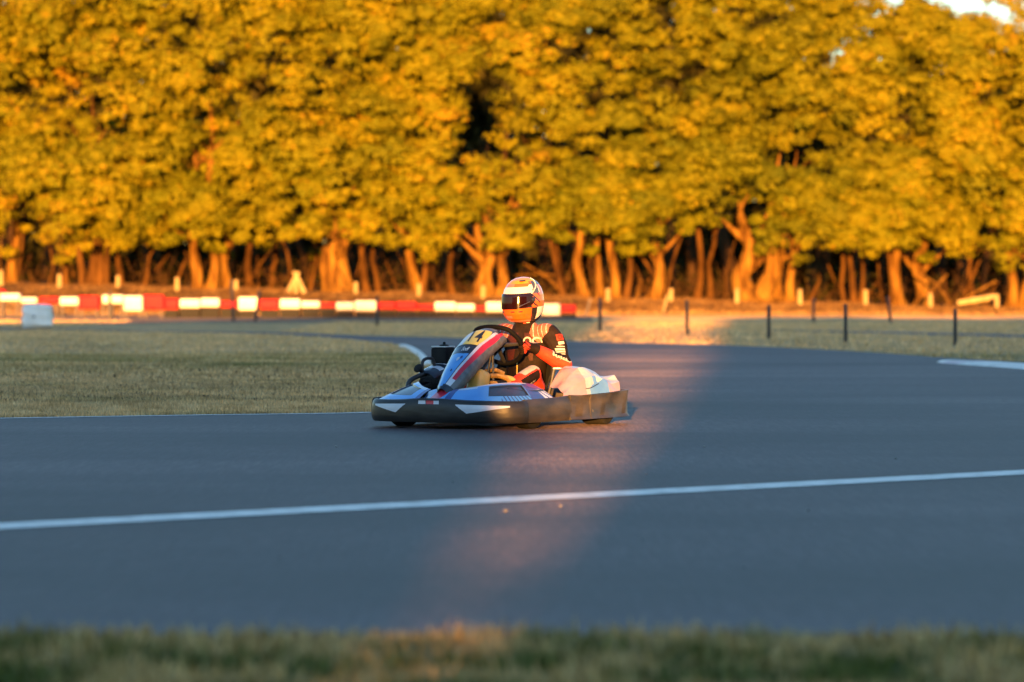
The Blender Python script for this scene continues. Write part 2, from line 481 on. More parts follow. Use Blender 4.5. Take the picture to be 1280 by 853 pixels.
# ================================================================== SETTING
# ---- the ground, one sheet out to the horizon
xs = np.unique(np.concatenate([np.linspace(-3000, -120, 8), np.linspace(-120, 120, 121), np.linspace(120, 3000, 8)]))
ys = np.unique(np.concatenate([np.linspace(-800, -60, 5), np.linspace(-60, 140, 41), np.linspace(140, 200, 61), np.linspace(200, 320, 13), np.linspace(320, 4000, 10)]))
X, Y = np.meshgrid(xs, ys)
V = np.stack([X.ravel(), Y.ravel(), terrain(X.ravel(), Y.ravel())], 1)
nx, ny = len(xs), len(ys)
ii = (np.arange(ny - 1)[:, None] * nx + np.arange(nx - 1)[None, :]).ravel()
gm = numpy_mesh('ground', V, np.stack([ii, ii + 1, ii + nx + 1, ii + nx], 1), M_GROUND)
gm.polygons.foreach_set('use_smooth', [True] * len(gm.polygons))
tag(link('ground', gm), kind='structure')

def sheet(name, poly, z, material):
    b = bmesh.new()
    vs = [b.verts.new((p[0], p[1], z)) for p in poly]
    f = b.faces.new(vs)
    if f.normal.z < 0: f.normal_flip()
    bmesh.ops.triangulate(b, faces=b.faces[:])
    me = bpy.data.meshes.new(name); b.to_mesh(me); b.free()
    me.materials.append(material)
    return tag(link(name, me), kind='structure')

def strip(name, pts, w, z, material, parent=None, h=0.0):
    """a band of width w along pts (list of (x,y)); h lifts it into a low kerb"""
    P = [Vector((p[0], p[1], 0)) for p in pts]
    g = Geo(); verts, faces = [], []
    for i, p in enumerate(P):
        T = (P[min(i + 1, len(P) - 1)] - P[max(i - 1, 0)]).normalized()
        nrm = Vector((-T.y, T.x, 0))
        if h:
            for k, (o, zz) in enumerate(((-.5, 0.002), (-.3, h), (.3, h), (.5, 0.002))): verts.append(p + nrm * w * o + Vector((0, 0, zz)))
        else:
            for o in (-.5, .5): verts.append(p + nrm * w * o + Vector((0, 0, z)))
    k = 4 if h else 2
    for i in range(len(P) - 1):
        for j in range(k - 1):
            a = i * k + j
            faces.append((a, a + k, a + k + 1, a + 1))
    if h:
        faces.append((0, 1, 2, 3)); e = (len(P) - 1) * k; faces.append((e + 3, e + 2, e + 1, e))
    g.add(verts, faces)
    return g.build(name, material, parent, smooth=False)

# ---- the track: near edge, then round the end of the infield
inner_px = [(-300, 528.5), (0, 523.5), (240, 519.6), (465, 516), (520, 508), (548, 494), (552, 478), (545, 464), (533, 452), (516, 438), (492, 430.5), (440, 425.5), (380, 420.6), (300, 417.4), (0, 411.6)]
inner = [ground_at(*p) for p in inner_px]
inner = [(-60, inner[0][1] * 1.0 - 8)] + [(v.x, v.y) for v in catmull([(p[0], p[1], 0) for p in inner], 5)] + [(-70, inner[-1][1] + 6)]
outer_px = [(0, 410.0), (300, 415.0), (380, 416.8), (440, 419.5), (620, 424), (760, 428.5), (900, 432), (980, 435), (1090, 441), (1180, 447.5), (1280, 453.5), (1450, 464)]
outer = [ground_at(*p) for p in outer_px]
outer = [(-70, outer[0][1] + 8)] + [(v.x, v.y) for v in catmull([(p[0], p[1], 0) for p in outer], 4)] + [(45, 26)]
near_y = ground_at(640, 795)[1]
track_poly = [(-60, near_y - 0.2), (-20, near_y + .05), (0, near_y), (12, near_y - .05), (45, near_y - 0.4)] + outer[::-1] + inner[::-1]
sheet('track', track_poly, 0.004, M_ASPHALT)
svc = [ground_at(*p) for p in [(960, 412.8), (1100, 414.8), (1280, 419), (1500, 425), (1500, 430), (1280, 422.6), (1100, 417.6), (960, 413.8)]]
sheet('service_road', svc, 0.004, M_ASPHALT)
pth = [ground_at(*p) for p in [(-200, 407), (60, 407), (240, 404), (480, 403.5), (740, 403), (740, 396), (480, 395), (240, 395), (-200, 394)]]
sheet('path', pth, 0.004, M_PATH)
a, b_ = ground_at(0, 660), ground_at(1280, 592)
dx, dy = b_[0] - a[0], b_[1] - a[1]
ln = [(a[0] + dx * t, a[1] + dy * t) for t in np.linspace(-3.5, 5, 18)]
tag(strip('road_line', ln, 0.34, 0.008, M_PAINT), kind='structure')
tag(strip('edge_line', [(p[0], p[1] - 0.1) for p in inner[0:17]], 0.13, 0.008, M_PAINT), kind='structure')
# ---- kerbs: low painted blocks set end to end
kr = empty('kerb', (0, 0, 0), kind='structure')
kp = catmull([(*ground_at(*p), 0) for p in [(503, 433), (512, 436), (522, 442), (530, 450), (534, 458)]], 6)
for i in range(0, len(kp) - 3, 4):
    q = kp[i:i + 5]
    strip('kerb_block', [(p.x, p.y) for p in q], 0.16, 0, M_PAINT, kr, 0.04)
kp = [ground_at(*p) for p in [(1184, 453.5), (1206, 454.5), (1228, 455.8), (1250, 457.3), (1272, 458.8), (1296, 460.5), (1320, 462.5), (1345, 464.5)]]
kr2 = empty('kerb', (0, 0, 0), kind='structure')
for i in range(len(kp) - 1):
    w0 = 0.35 if i == 0 else 0.8
    strip('kerb_block', [kp[i], ((kp[i][0] * .5 + kp[i + 1][0] * .5), kp[i][1] * .5 + kp[i + 1][1] * .5), (kp[i][0] * .01 + kp[i + 1][0] * .99, kp[i][1] * .01 + kp[i + 1][1] * .99)], w0, 0, M_KERBRED if i == 1 else M_PAINT, kr2, 0.04)

# ---- loose stones on the asphalt
g = Geo()
for px, py in [(701, 635), (803, 677), (632, 641), (808, 594), (566, 604), (930, 712), (420, 560), (1010, 640), (350, 700), (880, 560), (1120, 575)]:
    x, y = ground_at(px, py)
    b = bmesh.new(); bmesh.ops.create_icosphere(b, subdivisions=1, radius=random.uniform(.006, .011))
    for v in b.verts: v.co = Vector((v.co.x * random.uniform(.8, 1.3), v.co.y * random.uniform(.8, 1.3), v.co.z * .7)) + Vector((x, y, .009))
    g.bm(b)
tag(g.build('pebbles', M_PEBBLE), kind='stuff')

# ---- grass blades
def blades(name, pos, hmin, hmax, w, lean=0.6):
    N = len(pos)
    h = RNG.uniform(hmin, hmax, N) * RNG.uniform(.6, 1, N)
    a = RNG.uniform(0, 2 * np.pi, N)
    d = np.stack([np.cos(a), np.sin(a), np.zeros(N)], 1)
    s = np.stack([-np.sin(a), np.cos(a), np.zeros(N)], 1) * (w * RNG.uniform(.6, 1.4, N))[:, None] * .5
    tip = pos + d * (h * RNG.uniform(0, lean, N))[:, None]; tip[:, 2] += h
    mid = pos * .5 + tip * .5; mid[:, 2] += h * .08
    V = np.concatenate([pos - s, pos + s, mid + s * .8, mid - s * .8, tip - s * .12, tip + s * .12], 0)
    i = np.arange(N)
    F = np.concatenate([np.stack([i, i + N, i + 2 * N, i + 3 * N], 1), np.stack([i + 3 * N, i + 2 * N, i + 5 * N, i + 4 * N], 1)], 0)
    t = np.clip(RNG.normal(.5, .22, N), 0, 1)
    me = numpy_mesh(name, V, F, M_BLADE, np.concatenate([t, t]))
    return tag(link(name, me), kind='stuff')

def in_poly(px, py, poly):
    inside = np.zeros(len(px), bool)
    j = len(poly) - 1
    for i in range(len(poly)):
        xi, yi = poly[i]; xj, yj = poly[j]
        c = ((yi > py) != (yj > py)) & (px < (xj - xi) * (py - yi) / (yj - yi + 1e-12) + xi)
        inside ^= c
        j = i
    return inside

def scatter(n, x0, x1, y0, y1):
    return RNG.uniform(x0, x1, n), RNG.uniform(y0, y1, n)

P = []
for n_, x0, x1, y0, y1 in ((130000, -6.5, 0.5, 28.3, 33), (100000, -7, 0.5, 33, 42), (70000, -9.5, 0.2, 42, 58), (45000, -13, -1, 58, 96)):
    x, y = scatter(n_, x0, x1, y0, y1)
    dens = np.sin(x * 5.1 + np.sin(y * 3.3) * 2) + np.sin(y * 4.3 + np.sin(x * 2.9) * 2)
    k = in_poly(x, y, inner) & (RNG.uniform(-2.4, 1.2, n_) < dens)
    P.append(np.stack([x[k], y[k], np.zeros(k.sum())], 1))
blades('grass', np.concatenate(P[:2]), .02, .055, .006)
blades('grass', np.concatenate(P[2:]), .025, .06, .018)
x, y = scatter(26000, -2.6, 2.6, 7.6, near_y + .02)
y = np.where(y > near_y - .1, y - RNG.uniform(0, .12, len(y)), y)
k = RNG.uniform(-1.6, 1.5, len(x)) < np.sin(x * 4.1 + np.sin(y * 5)) + np.sin(x * 9.7 + 2 * y)
blades('grass', np.stack([x[~k], y[~k], np.zeros((~k).sum())], 1), .02, .05, .008, .9)
blades('grass', np.stack([x[k], y[k], np.zeros(k.sum())], 1), .03, .075, .009, .9)
x, y = scatter(90000, -6, 34, 45, 118)
k = ~in_poly(x, y, track_poly) & ~in_poly(x, y, inner) & ~in_poly(x, y, svc)
blades('grass', np.stack([x[k], y[k], np.zeros(k.sum())], 1), .03, .08, .022)

x, y = scatter(60000, -30, 30, 152, 176)
blades('grass', np.stack([x, y, terrain(x, y)], 1), .05, .2, .04, .7)
x, y = scatter(9000, -26, -13, 100, 121)
k = ~in_poly(x, y, track_poly)
blades('grass', np.stack([x[k], y[k], np.zeros(k.sum())], 1), .04, .12, .03)

# ---- the hedge on the near side: it shades the track, with one narrow gap towards the kart
GAP_X, GAP_W, HEDGE_Y = -2.62, 1.45, -30.0
GAP_Z = [0, 2.82, 2.98, 4.0, 5.0, 6.0, 8.4, 12]
GAP_L = [-2.55, -2.62, -3.02, -3.45, -3.85, -3.80, -5.2, -5.6]
GAP_R = [-2.50, -2.56, -2.05, -1.80, -1.68, -1.60, -1.6, -1.4]
for x0, x1, lab in ((-75, GAP_X - GAP_W / 2, 'tall dense hedge on the near side of the track, west of its gap'), (GAP_X + GAP_W / 2, 70, 'tall dense hedge on the near side of the track, east of its gap')):
    g = Geo()
    nu = int((x1 - x0) / .5)
    def hed(u, v, x0=x0, x1=x1):
        x = x0 + (x1 - x0) * u
        edge = min(x - x0, x1 - x)
        k = sstep(0, .8, edge)
        a = v * 3
        top = float(np.interp(x, [-24, -16, 4, 14], [9.9, 11.8, 11.8, 11.2])) + .2 * math.sin(x * .7) + .15 * math.sin(x * 1.9 + 1)
        zz = top * min(a, 1, 3 - a)
        # gap outline shaped for the light it lets through: closed below, wider upwards
        if x1 < 0: x += (float(np.interp(zz, GAP_Z, GAP_L)) + .05 * math.sin(zz * 5) - x1) * math.exp(-(x1 - x) / 1.2)
        else: x += (float(np.interp(zz, GAP_Z, GAP_R)) + .05 * math.sin(zz * 4 + 1) - x0) * math.exp(-(x - x0) / 1.2)
        if a < 1: return (x, HEDGE_Y - .9 - .15 * math.sin(x * 3 + a * 9) * k, top * a)
        if a < 2: return (x, HEDGE_Y - .9 + 1.8 * (a - 1), top + .2 * math.sin(x * 5 + a * 7))
        return (x, HEDGE_Y + .9 + .15 * math.sin(x * 2.6 + a * 8) * k, top * (3 - a))
    g.grid(hed, nu, 120)
    for u in (0, 1):   # end faces
        pts = [hed(u, j / 120) for j in range(121)]
        g.add(pts, [tuple(range(121))])
    tag(g.build('hedge', M_HEDGE), label=lab, cat='hedge')

def leaves(C, Nrm, size, material, name):
    N = len(C)
    Nrm = Nrm / (np.linalg.norm(Nrm, axis=1, keepdims=True) + 1e-9)
    r = RNG.normal(size=(N, 3))
    u = np.cross(Nrm, r); u /= np.linalg.norm(u, axis=1, keepdims=True) + 1e-9
    w = np.cross(Nrm, u)
    L = (size * RNG.uniform(.6, 1.35, N))[:, None]
    bend = Nrm * L * .12
    V = np.concatenate([C - u * L * .6, C - w * L * .34 + bend, C + u * L * .6, C + w * L * .34 + bend], 0)
    i = np.arange(N)
    F = np.stack([i, i + N, i + 2 * N, i + 3 * N], 1)
    return V, F

# loose sprays added along the gap's lips to soften the light's edge
Cs = []
for k in range(2600):
    z = random.uniform(2.6, 10.5)
    L_side = random.random() < .5
    e = float(np.interp(z, GAP_Z, GAP_L if L_side else GAP_R))
    d_ = abs(random.gauss(0, .30)) - .05
    Cs.append((e + (d_ if L_side else -d_), HEDGE_Y + random.uniform(-1.2, 1.2), z))
Cs = np.array(Cs)
Vw, Fw = leaves(Cs, RNG.normal(size=Cs.shape), .14, None, '')
Ct = []
for k in range(1500):       # leaves added across the upper gap to dim the light through it
    z = random.triangular(5.9, 11.5, 8.5)
    Ct.append((random.uniform(float(np.interp(z, GAP_Z, GAP_L)), float(np.interp(z, GAP_Z, GAP_R))), HEDGE_Y + random.uniform(-1.0, 1.0), z))
Ct = np.array(Ct)
V2, F2 = leaves(Ct, RNG.normal(size=Ct.shape), .24, None, '')
Fw = np.concatenate([Fw, F2 + len(Vw)]); Vw = np.concatenate([Vw, V2])
hm_ = numpy_mesh('shading_spray_mesh', Vw, Fw, M_HEDGE)
sp_ = link('shading_sprays', hm_, bpy.data.objects['hedge'])
TREE_TINT = [0.0]
def crown_mesh(name, c, rad, nclump, nleaf, size, material, clump=(.38, .80)):
    # boughs over the crown, then leaf clumps round each bough: rounded masses with dark gaps between
    nb = max(10, nclump // 10)
    bd = RNG.normal(size=(nb * 4, 3)); bd /= np.linalg.norm(bd, axis=1, keepdims=True)
    bd = bd[RNG.uniform(0, 1, len(bd)) < np.where(bd[:, 1] < .3, 1.0, .12)][:nb]
    nb = len(bd)
    br = RNG.uniform(.62, .98, nb)
    bc = np.array(c) + np.sign(bd) * np.abs(bd) ** .72 * br[:, None] * (np.array(rad) - np.array([.7, .5, 1.1]))
    bs = RNG.uniform(1.05, 1.75, nb)
    kb = np.repeat(np.arange(nb), 11)
    d = RNG.normal(size=(len(kb), 3)) + np.array([0, -.55, .35])
    d /= np.linalg.norm(d, axis=1, keepdims=True)
    cc = bc[kb] + d * bs[kb][:, None] * RNG.uniform(.6, 1.0, (len(kb), 1)) * np.array([1.15, .9, .85])
    cr = RNG.uniform(*clump, len(d))
    n = len(d)
    e = RNG.normal(size=(n, nleaf, 3)); e /= np.linalg.norm(e, axis=2, keepdims=True)
    q = RNG.uniform(.1, 1, (n, nleaf, 1)) ** .6
    C = cc[:, None, :] + e * q * cr[:, None, None] * np.array([1.15, .9, .62])
    N = e * 1.0 + d[:, None, :] * .5 + np.array([0, -.2, .35]) + RNG.normal(size=e.shape) * .30
    tint = np.clip(np.repeat(RNG.normal(.45 + TREE_TINT[0], .10, n) + RNG.normal(0, .10, nb)[kb], nleaf) + RNG.normal(0, .13, n * nleaf), 0, 1)
    V, F = leaves(C.reshape(-1, 3), N.reshape(-1, 3), size, material, name)
    return numpy_mesh(name, V, F, material, tint), cc

TREE_GROUP = 'trees along the far side of the track'
def stem_geo(x, y, w, lean, h, forks=3):
    """a tapered, slightly wavy trunk with limbs; flared foot"""
    g = Geo()
    z0 = float(terrain(x, y)) - .1
    pts = []
    ph = random.uniform(0, 6)
    K = 9
    for i in range(K):
        t = i / (K - 1)
        pts.append((x + lean * t * h / 3.0 * (1 - .35 * t) + (.10 + .28 * w) * (math.sin(ph + t * 11) - math.sin(ph)) * .6 + .05 * math.sin(ph * 2 + t * 23), y + .25 * math.sin(ph + t * 4) * t, z0 + h * t))
    rad = lambda t: w * .5 * (1.0 - .72 * t) * (1 - .85 * t ** 4) * (1 + .75 * math.exp(-t * h / .35))
    g.tube(pts, rad, 10, smooth=2)
    for k in range(forks):
        t = random.uniform(.22, .7)
        i = t * (K - 1); i0 = int(i)
        p = Vector(pts[i0]).lerp(Vector(pts[min(i0 + 1, K - 1)]), i - i0)
        a = random.uniform(0, 6.28)
        L = random.uniform(1.2, 3.0)
        q = [p, p + Vector((math.cos(a) * L * .4, math.sin(a) * L * .3 - .1, L * .30)), p + Vector((math.cos(a) * L, math.sin(a) * L * .6 - .3, L * .85))]
        g.tube(q, [w * .5 * (1 - .7 * t) * .55, w * .16, .03], 7, smooth=4)
    return g

def tree(px, Y, stems, label, crown=(4.6, 12.0), ntop=20.5, low=1.7, nclump=300):
    """px: photograph column; stems: (dx px, width px, lean px per 3 m)"""
    s = FPX / Y
    x = (px - 640) / FPX * Y
    t = empty('tree', (x, Y, float(terrain(x, Y))), label=label, cat='tree', group=TREE_GROUP)
    for dx_, w, lean in stems:
        g = stem_geo(dx_ / s, 0, w / s, lean / s, random.uniform(5.5, 6.5) if w > 14 else random.uniform(8, 11) if w > 9 else random.uniform(6.5, 9), 4 if w > 10 else 2)
        # trunk geometry is local to the tree
        zt = float(terrain(dx_ / s, 0)) * 0
        v = np.array(g.v); g.v = [tuple(p) for p in v - np.array([0, 0, zt])]
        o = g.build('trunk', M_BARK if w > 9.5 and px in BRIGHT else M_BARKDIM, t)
    zb = float(terrain(x, Y))
    cz = (ntop + low) / 2 - zb
    TREE_TINT[0] = random.uniform(-.08, .08) + (.10 if px < 640 else (-.16 if px < 1100 else .14))
    me, cc = crown_mesh('crown', (random.uniform(-.4, .4), random.uniform(-2.6, -.9), cz), (crown[0], 3.0, (ntop - low) / 2), nclump, 64, .22, M_LEAF)
    link('crown', me, t)
    return t

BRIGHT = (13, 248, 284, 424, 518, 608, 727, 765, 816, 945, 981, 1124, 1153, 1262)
TREES = [
    (13, 176, [(0, 12, 1)], 'tree with a single slim trunk at the left end of the row', {}),
    (81, 178, [(0, 8, 0)], 'tree on a thin straight trunk, second from the left end', {}),
    (116, 175, [(-10, 9, -5), (-2, 12, -2), (8, 11, 3), (15, 7, 8)], 'tree with a bundle of stems behind the large red barrier block', {}),
    (152, 177, [(0, 8, 0)], 'thin straight tree right behind a pale post and white barrier blocks', {}),
    (248, 175, [(0, 10, -14), (-1, 11, -1), (17, 13, -2)], 'three stemmed tree with one stem leaning sharply left', {}),
    (284, 176, [(0, 17, 1), (-9, 8, -3)], 'tree with an upright lit trunk just right of the leaning three stemmed tree', {}),
    (312, 180, [(0, 8, 0)], 'thin shaded tree between the upright trunk and the wooden tripod', {}),
    (341, 181, [(0, 8, 1)], 'thin dim tree just left of the wooden tripod of logs', {}),
    (424, 174, [(0, 30, 1), (9, 20, 4), (-11, 15, -1)], 'tree with a very broad bright trunk right of the wooden tripod', {}),
    (457, 177, [(0, 9, 0), (18, 6, -9)], 'slim tree with a side stem leaning left, right of the broad bright trunk', {}),
    (518, 176, [(4, 12, -13), (10, 9, -2)], 'tree with a forked trunk leaning left over the red barrier blocks', {}),
    (565, 177, [(0, 8, -1)], 'slender straight tree behind the pair of white barrier blocks left of the driver', {}),
    (608, 174, [(-9, 16, -3), (4, 18, 0), (15, 15, 3)], 'tree with a wide clump of bright stems left of the driver helmet', {'ntop': 19.6}),
    (727, 175, [(4, 13, -7), (-22, 8, -12)], 'tree with a bright trunk leaning left just right of the helmet', {'ntop': 19.6}),
    (765, 175, [(-13, 10, 0), (2, 13, -4), (17, 9, 1)], 'tree with three bright stems standing apart, right of the driver', {}),
    (816, 175, [(0, 17, 3)], 'tree with one stout curving trunk beside the fallen pale plank', {}),
    (871, 178, [(0, 9, 0), (18, 7, 4)], 'slim tree with a second dim stem, left of the broadest trunk', {}),
    (945, 174, [(-6, 30, -2), (10, 26, 3)], 'tree with the broadest bright trunk of the row, right half', {'ntop': 20}),
    (981, 175, [(-7, 11, -1), (8, 12, 2)], 'twin stemmed tree close beside the broadest bright trunk', {}),
    (1066, 177, [(-10, 6, -8), (0, 8, 1), (9, 6, 7)], 'dim tree with thin spreading stems near the right hand black posts', {'ntop': 19.5}),
    (1124, 175, [(0, 14, -1), (-12, 7, -3)], 'tree with a sturdy ochre trunk left of the crossed branches', {'ntop': 16.7}),
    (1153, 176, [(0, 21, 1)], 'tree with a thick ochre trunk behind the crossed branches', {'ntop': 16.3}),
    (1216, 180, [(0, 7, 1)], 'thin dim tree standing behind the fallen log', {'ntop': 15.3}),
    (1262, 175, [(2, 13, -2), (17, 11, 0)], 'tree with two bright stems at the right end of the row', {'ntop': 16.3}),
]
for px, Yt, stems, lab, kw in TREES:
    tree(px, Yt, stems, lab, **kw)
# crowns beyond the frame's sides keep the row going
for px, lab in ((-70, 'leafy tree continuing the row beyond its left end'), (1345, 'leafy tree continuing the row beyond its right end')):
    tree(px, 176, [(0, 14, 0)], lab, ntop=16.4 if px > 0 else 17.5)

# ---- the dim wood behind the front row: one mass of trunks, brush and leaves
N = 82000
C = np.stack([RNG.uniform(-50, 50, N), RNG.uniform(232, 268, N), RNG.uniform(0, 1, N)], 1)
C[:, 2] *= np.where(C[:, 0] < 21, 21.5, 16.5) + 1.2 * np.sin(C[:, 0] * .8) + .8 * np.sin(C[:, 0] * 2.1)
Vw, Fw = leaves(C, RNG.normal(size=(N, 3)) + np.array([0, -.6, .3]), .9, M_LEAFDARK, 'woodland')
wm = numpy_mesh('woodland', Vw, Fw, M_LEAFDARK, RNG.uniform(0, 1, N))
tag(link('woodland', wm), kind='stuff')
g = Geo()
for i in range(95):
    x, y = RNG.uniform(-36, 36), RNG.uniform(190, 232)
    z0 = float(terrain(x, y)) - .1
    w = RNG.uniform(.10, .34)
    ln_ = RNG.uniform(-1, 1)
    g.tube([(x, y, z0), (x + ln_ * .3, y, z0 + 2), (x + ln_, y + .3, z0 + 5), (x + ln_ * 1.3, y, z0 + 9)], [w, w * .8, w * .6, w * .3], 7)
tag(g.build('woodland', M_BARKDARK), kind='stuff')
# brush: thin bent twigs and dead branches between the trunks
g = Geo()
for i in range(620):
    x, y = RNG.uniform(-28, 28), RNG.uniform(177, 188)
    z0 = float(terrain(x, y)) - .05
    a = RNG.uniform(-1.3, 1.3); L = RNG.uniform(.5, 2.4)
    bend = RNG.uniform(-.6, .6)
    g.tube([(x, y, z0), (x + math.sin(a) * L * .5, y + RNG.uniform(-.3, .3), z0 + L * .55 * math.cos(a) + .1),
            (x + math.sin(a) * L + bend, y + RNG.uniform(-.5, .5), z0 + L * math.cos(a) + .1)], [RNG.uniform(.015, .05), .02, .008], 5, smooth=3)
tag(g.build('undergrowth', M_BARKDARK), kind='stuff')
g = Geo()
for i in range(60):
    x, y = RNG.uniform(-26, 26), RNG.uniform(176, 184)
    z0 = float(terrain(x, y)) - .05
    a = RNG.normal(0, .35); L = RNG.uniform(1.5, 5.0); w = RNG.uniform(.03, .11)
    g.tube([(x, y, z0), (x + math.sin(a) * L * .4 + RNG.uniform(-.15, .15), y, z0 + L * .4), (x + math.sin(a) * L * .8, y + .2, z0 + L * .75), (x + math.sin(a) * L * 1.3 + RNG.uniform(-.4, .4), y, z0 + L)], [w, w * .8, w * .6, w * .35], 6, smooth=3)
tag(g.build('undergrowth', M_BARKDIM), kind='stuff')
N = 5200
xx = RNG.uniform(-30, 30, N); yy = RNG.uniform(180, 190, N)
C = np.stack([xx, yy, terrain(xx, yy) + RNG.uniform(0, 1, N) ** 2 * 1.6], 1)
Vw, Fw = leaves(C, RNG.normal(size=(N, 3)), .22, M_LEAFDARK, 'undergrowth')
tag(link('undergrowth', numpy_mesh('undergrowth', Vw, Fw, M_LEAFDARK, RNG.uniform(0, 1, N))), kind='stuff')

# ---- logs, branches and sticks at the wood's edge
def stick(name, p0, p1, r0, r1, material, label, cat, bend=.0):
    p0, p1 = Vector(p0), Vector(p1)
    g = Geo()
    m_ = p0.lerp(p1, .5) + Vector((bend, 0, abs(bend) * .6))
    L = Geo().tube([p - p0 for p in (p0, m_, p1)], [r0, (r0 + r1) / 2, r1], 10, smooth=4)
    o = L.build(name, material)
    o.location = p0
    return tag(o, label=label, cat=cat)
stick('log', at(1197, 379, 168), at(1243, 371.5, 168), .13, .17, M_TIMBER, 'pale fallen log lying on the bank at the foot of the right hand trees', 'log')
stick('log', at(782, 379.5, 168.5), at(814, 377, 168.5), .10, .11, M_TIMBER, 'pale short log lying flat beside the stout curving trunk', 'log')
stick('branch', at(1187, 379, 170), at(1146, 341, 173), .10, .05, M_BARK, 'dead branch slanting up left, one of two crossed before the thick ochre trunk', 'branch', .2)
stick('branch', at(1158, 371, 169.5), at(1183, 344, 171), .12, .06, M_BARK, 'stubby reddish branch slanting up right across another', 'branch')
stick('branch', at(1244, 352, 172), at(1208, 372, 171), .06, .04, M_BARK, 'thin grey branch sloping down to the pale fallen log', 'branch', .1)
stick('branch', at(800, 352, 178), at(795, 378, 176), .10, .16, M_BARK, 'broken stump of a stem between the three stems and the curving trunk', 'branch')
stick('branch', at(655, 330, 180), at(705, 368, 176), .05, .12, M_BARK, 'bare dead branch fanning out behind the helmet', 'branch', .15)
stick('branch', at(640, 345, 182), at(712, 350, 179), .03, .07, M_BARK, 'long bent dead branch low behind the helmet', 'branch', .3)
stick('stick', at(829, 391, 150), at(834.5, 369, 150.5), .05, .04, M_TIMBER, 'thin pale stick leaning right beside the pale post', 'stick')
stick('stick', at(732, 397.5, 142), at(738, 373, 142), .05, .04, M_GREYWOOD, 'thin grey stick leaning right at the end of the barrier', 'stick')
tri = empty('log_tripod', at(370, 371, 165), label='small tripod of pale logs leant together before the trees', cat='log pile')
for dx_, dy_ in ((-12, 0), (12, 0), (1, .4)):
    b0 = at(370 + dx_, 371, 165 + dy_) - tri.location
    Geo().tube([b0, b0 * .25 + Vector((0, .3, .75)), Vector((-.12 * np.sign(dx_), .3, 1.15 + .1 * abs(dy_)))], [.13, .11, .08], 8, smooth=3).build('log', M_TIMBER, tri)

# ---- pale wooden posts along the bank
def post_geo(r, h):
    g = Geo()
    g.lathe([(0, -.15), (r, -.15), (r * 1.02, h * .5), (r * .96, h - .03), (r * .6, h), (0, h + .004)], (0, 0, 0), (0, 0, 1), 12)
    return g
pm = post_geo(.105, .80).mesh('post', M_TIMBER)
wire_posts = [(1, 359), (74, 364), (147.5, 366), (221.5, 368), (294.6, 371), (370, 372.5), (444.6, 374), (524, 376.5), (603.6, 378.6), (682, 380.5), (760, 382), (838.7, 382), (921, 382), (1000, 383), (1082, 383.5), (1163.5, 388), (1246, 389)]
post_where = ['at the left edge of the picture', 'behind the first red barrier block', 'against the thin straight tree', 'left of the leaning three stemmed tree', 'before the upright trunk at the left black stake', 'half hidden by the tripod of logs', 'right of the broad bright trunk', 'behind the red blocks under the leaning forked tree', 'before the wide clump of stems left of the helmet', 'hidden behind the driver helmet', 'before the three bright stems', 'beside the thin leaning pale stick', 'left of the broadest trunk', 'right of the twin stemmed tree', 'before the dim thin stems', 'under the crossed branches', 'at the end of the pale fallen log']
for i, ((px, py), w) in enumerate(zip(wire_posts, post_where)):
    if px in (682,): continue
    p = at(px, py, 165)
    o = link('wooden_post', pm)
    o.location = (p.x, 165, float(terrain(p.x, 165)) - .0 if abs(float(terrain(p.x, 165)) - p.z) < .02 else p.z)
    o.rotation_euler = (random.uniform(-.02, .02), random.uniform(-.03, .03), random.uniform(0, 3))
    tag(o, label='short pale wooden post ' + w, cat='post', group='pale posts along the bank')

# ---- thin black stakes
stakes = [(138, 138, 363, 400, .045, 'thin dark stake before the white barrier blocks at left'),
          (292, 289.5, 350, 403, .05, 'tall thin black stake right of the small red blocks, nearly upright'),
          (318.5, 325, 363, 403, .05, 'black stake leaning to the right beside the upright one'),
          (471.6, 471.6, 370, 407.5, .045, 'black stake standing at the left end of the three red blocks'),
          (750, 750, 372, 415.5, .045, 'black stake just right of the driver at the verge'),
          (859, 858.5, 375, 419.5, .04, 'black stake second to the right of the driver'),
          (961, 961, 382, 424.5, .04, 'black stake third to the right of the driver, below the broad trunk'),
          (1057, 1057, 380, 428, .04, 'black stake on the verge, second from the right'),
          (1194, 1194, 386, 432.5, .038, 'black stake nearest the white kerb at right'),
          (1017, 1017, 373, 403.5, .05, 'far black stake behind the verge, between the third and the next'),
          (1114, 1109, 371, 404.5, .05, 'far black stake leaning left behind the verge')]
for xb, xt, yt, yb, r, lab in stakes:
    x, y = ground_at(xb, yb)
    top = at(xt, yt, y) - Vector((x, y, 0))
    g = Geo(); g.tube([(0, 0, -.1), tuple(top * .5), tuple(top)], r, 8)
    o = g.build('stake', M_BLACKPOST); o.location = (x, y, 0)
    tag(o, label=lab, cat='stake', group='black stakes along the verge')

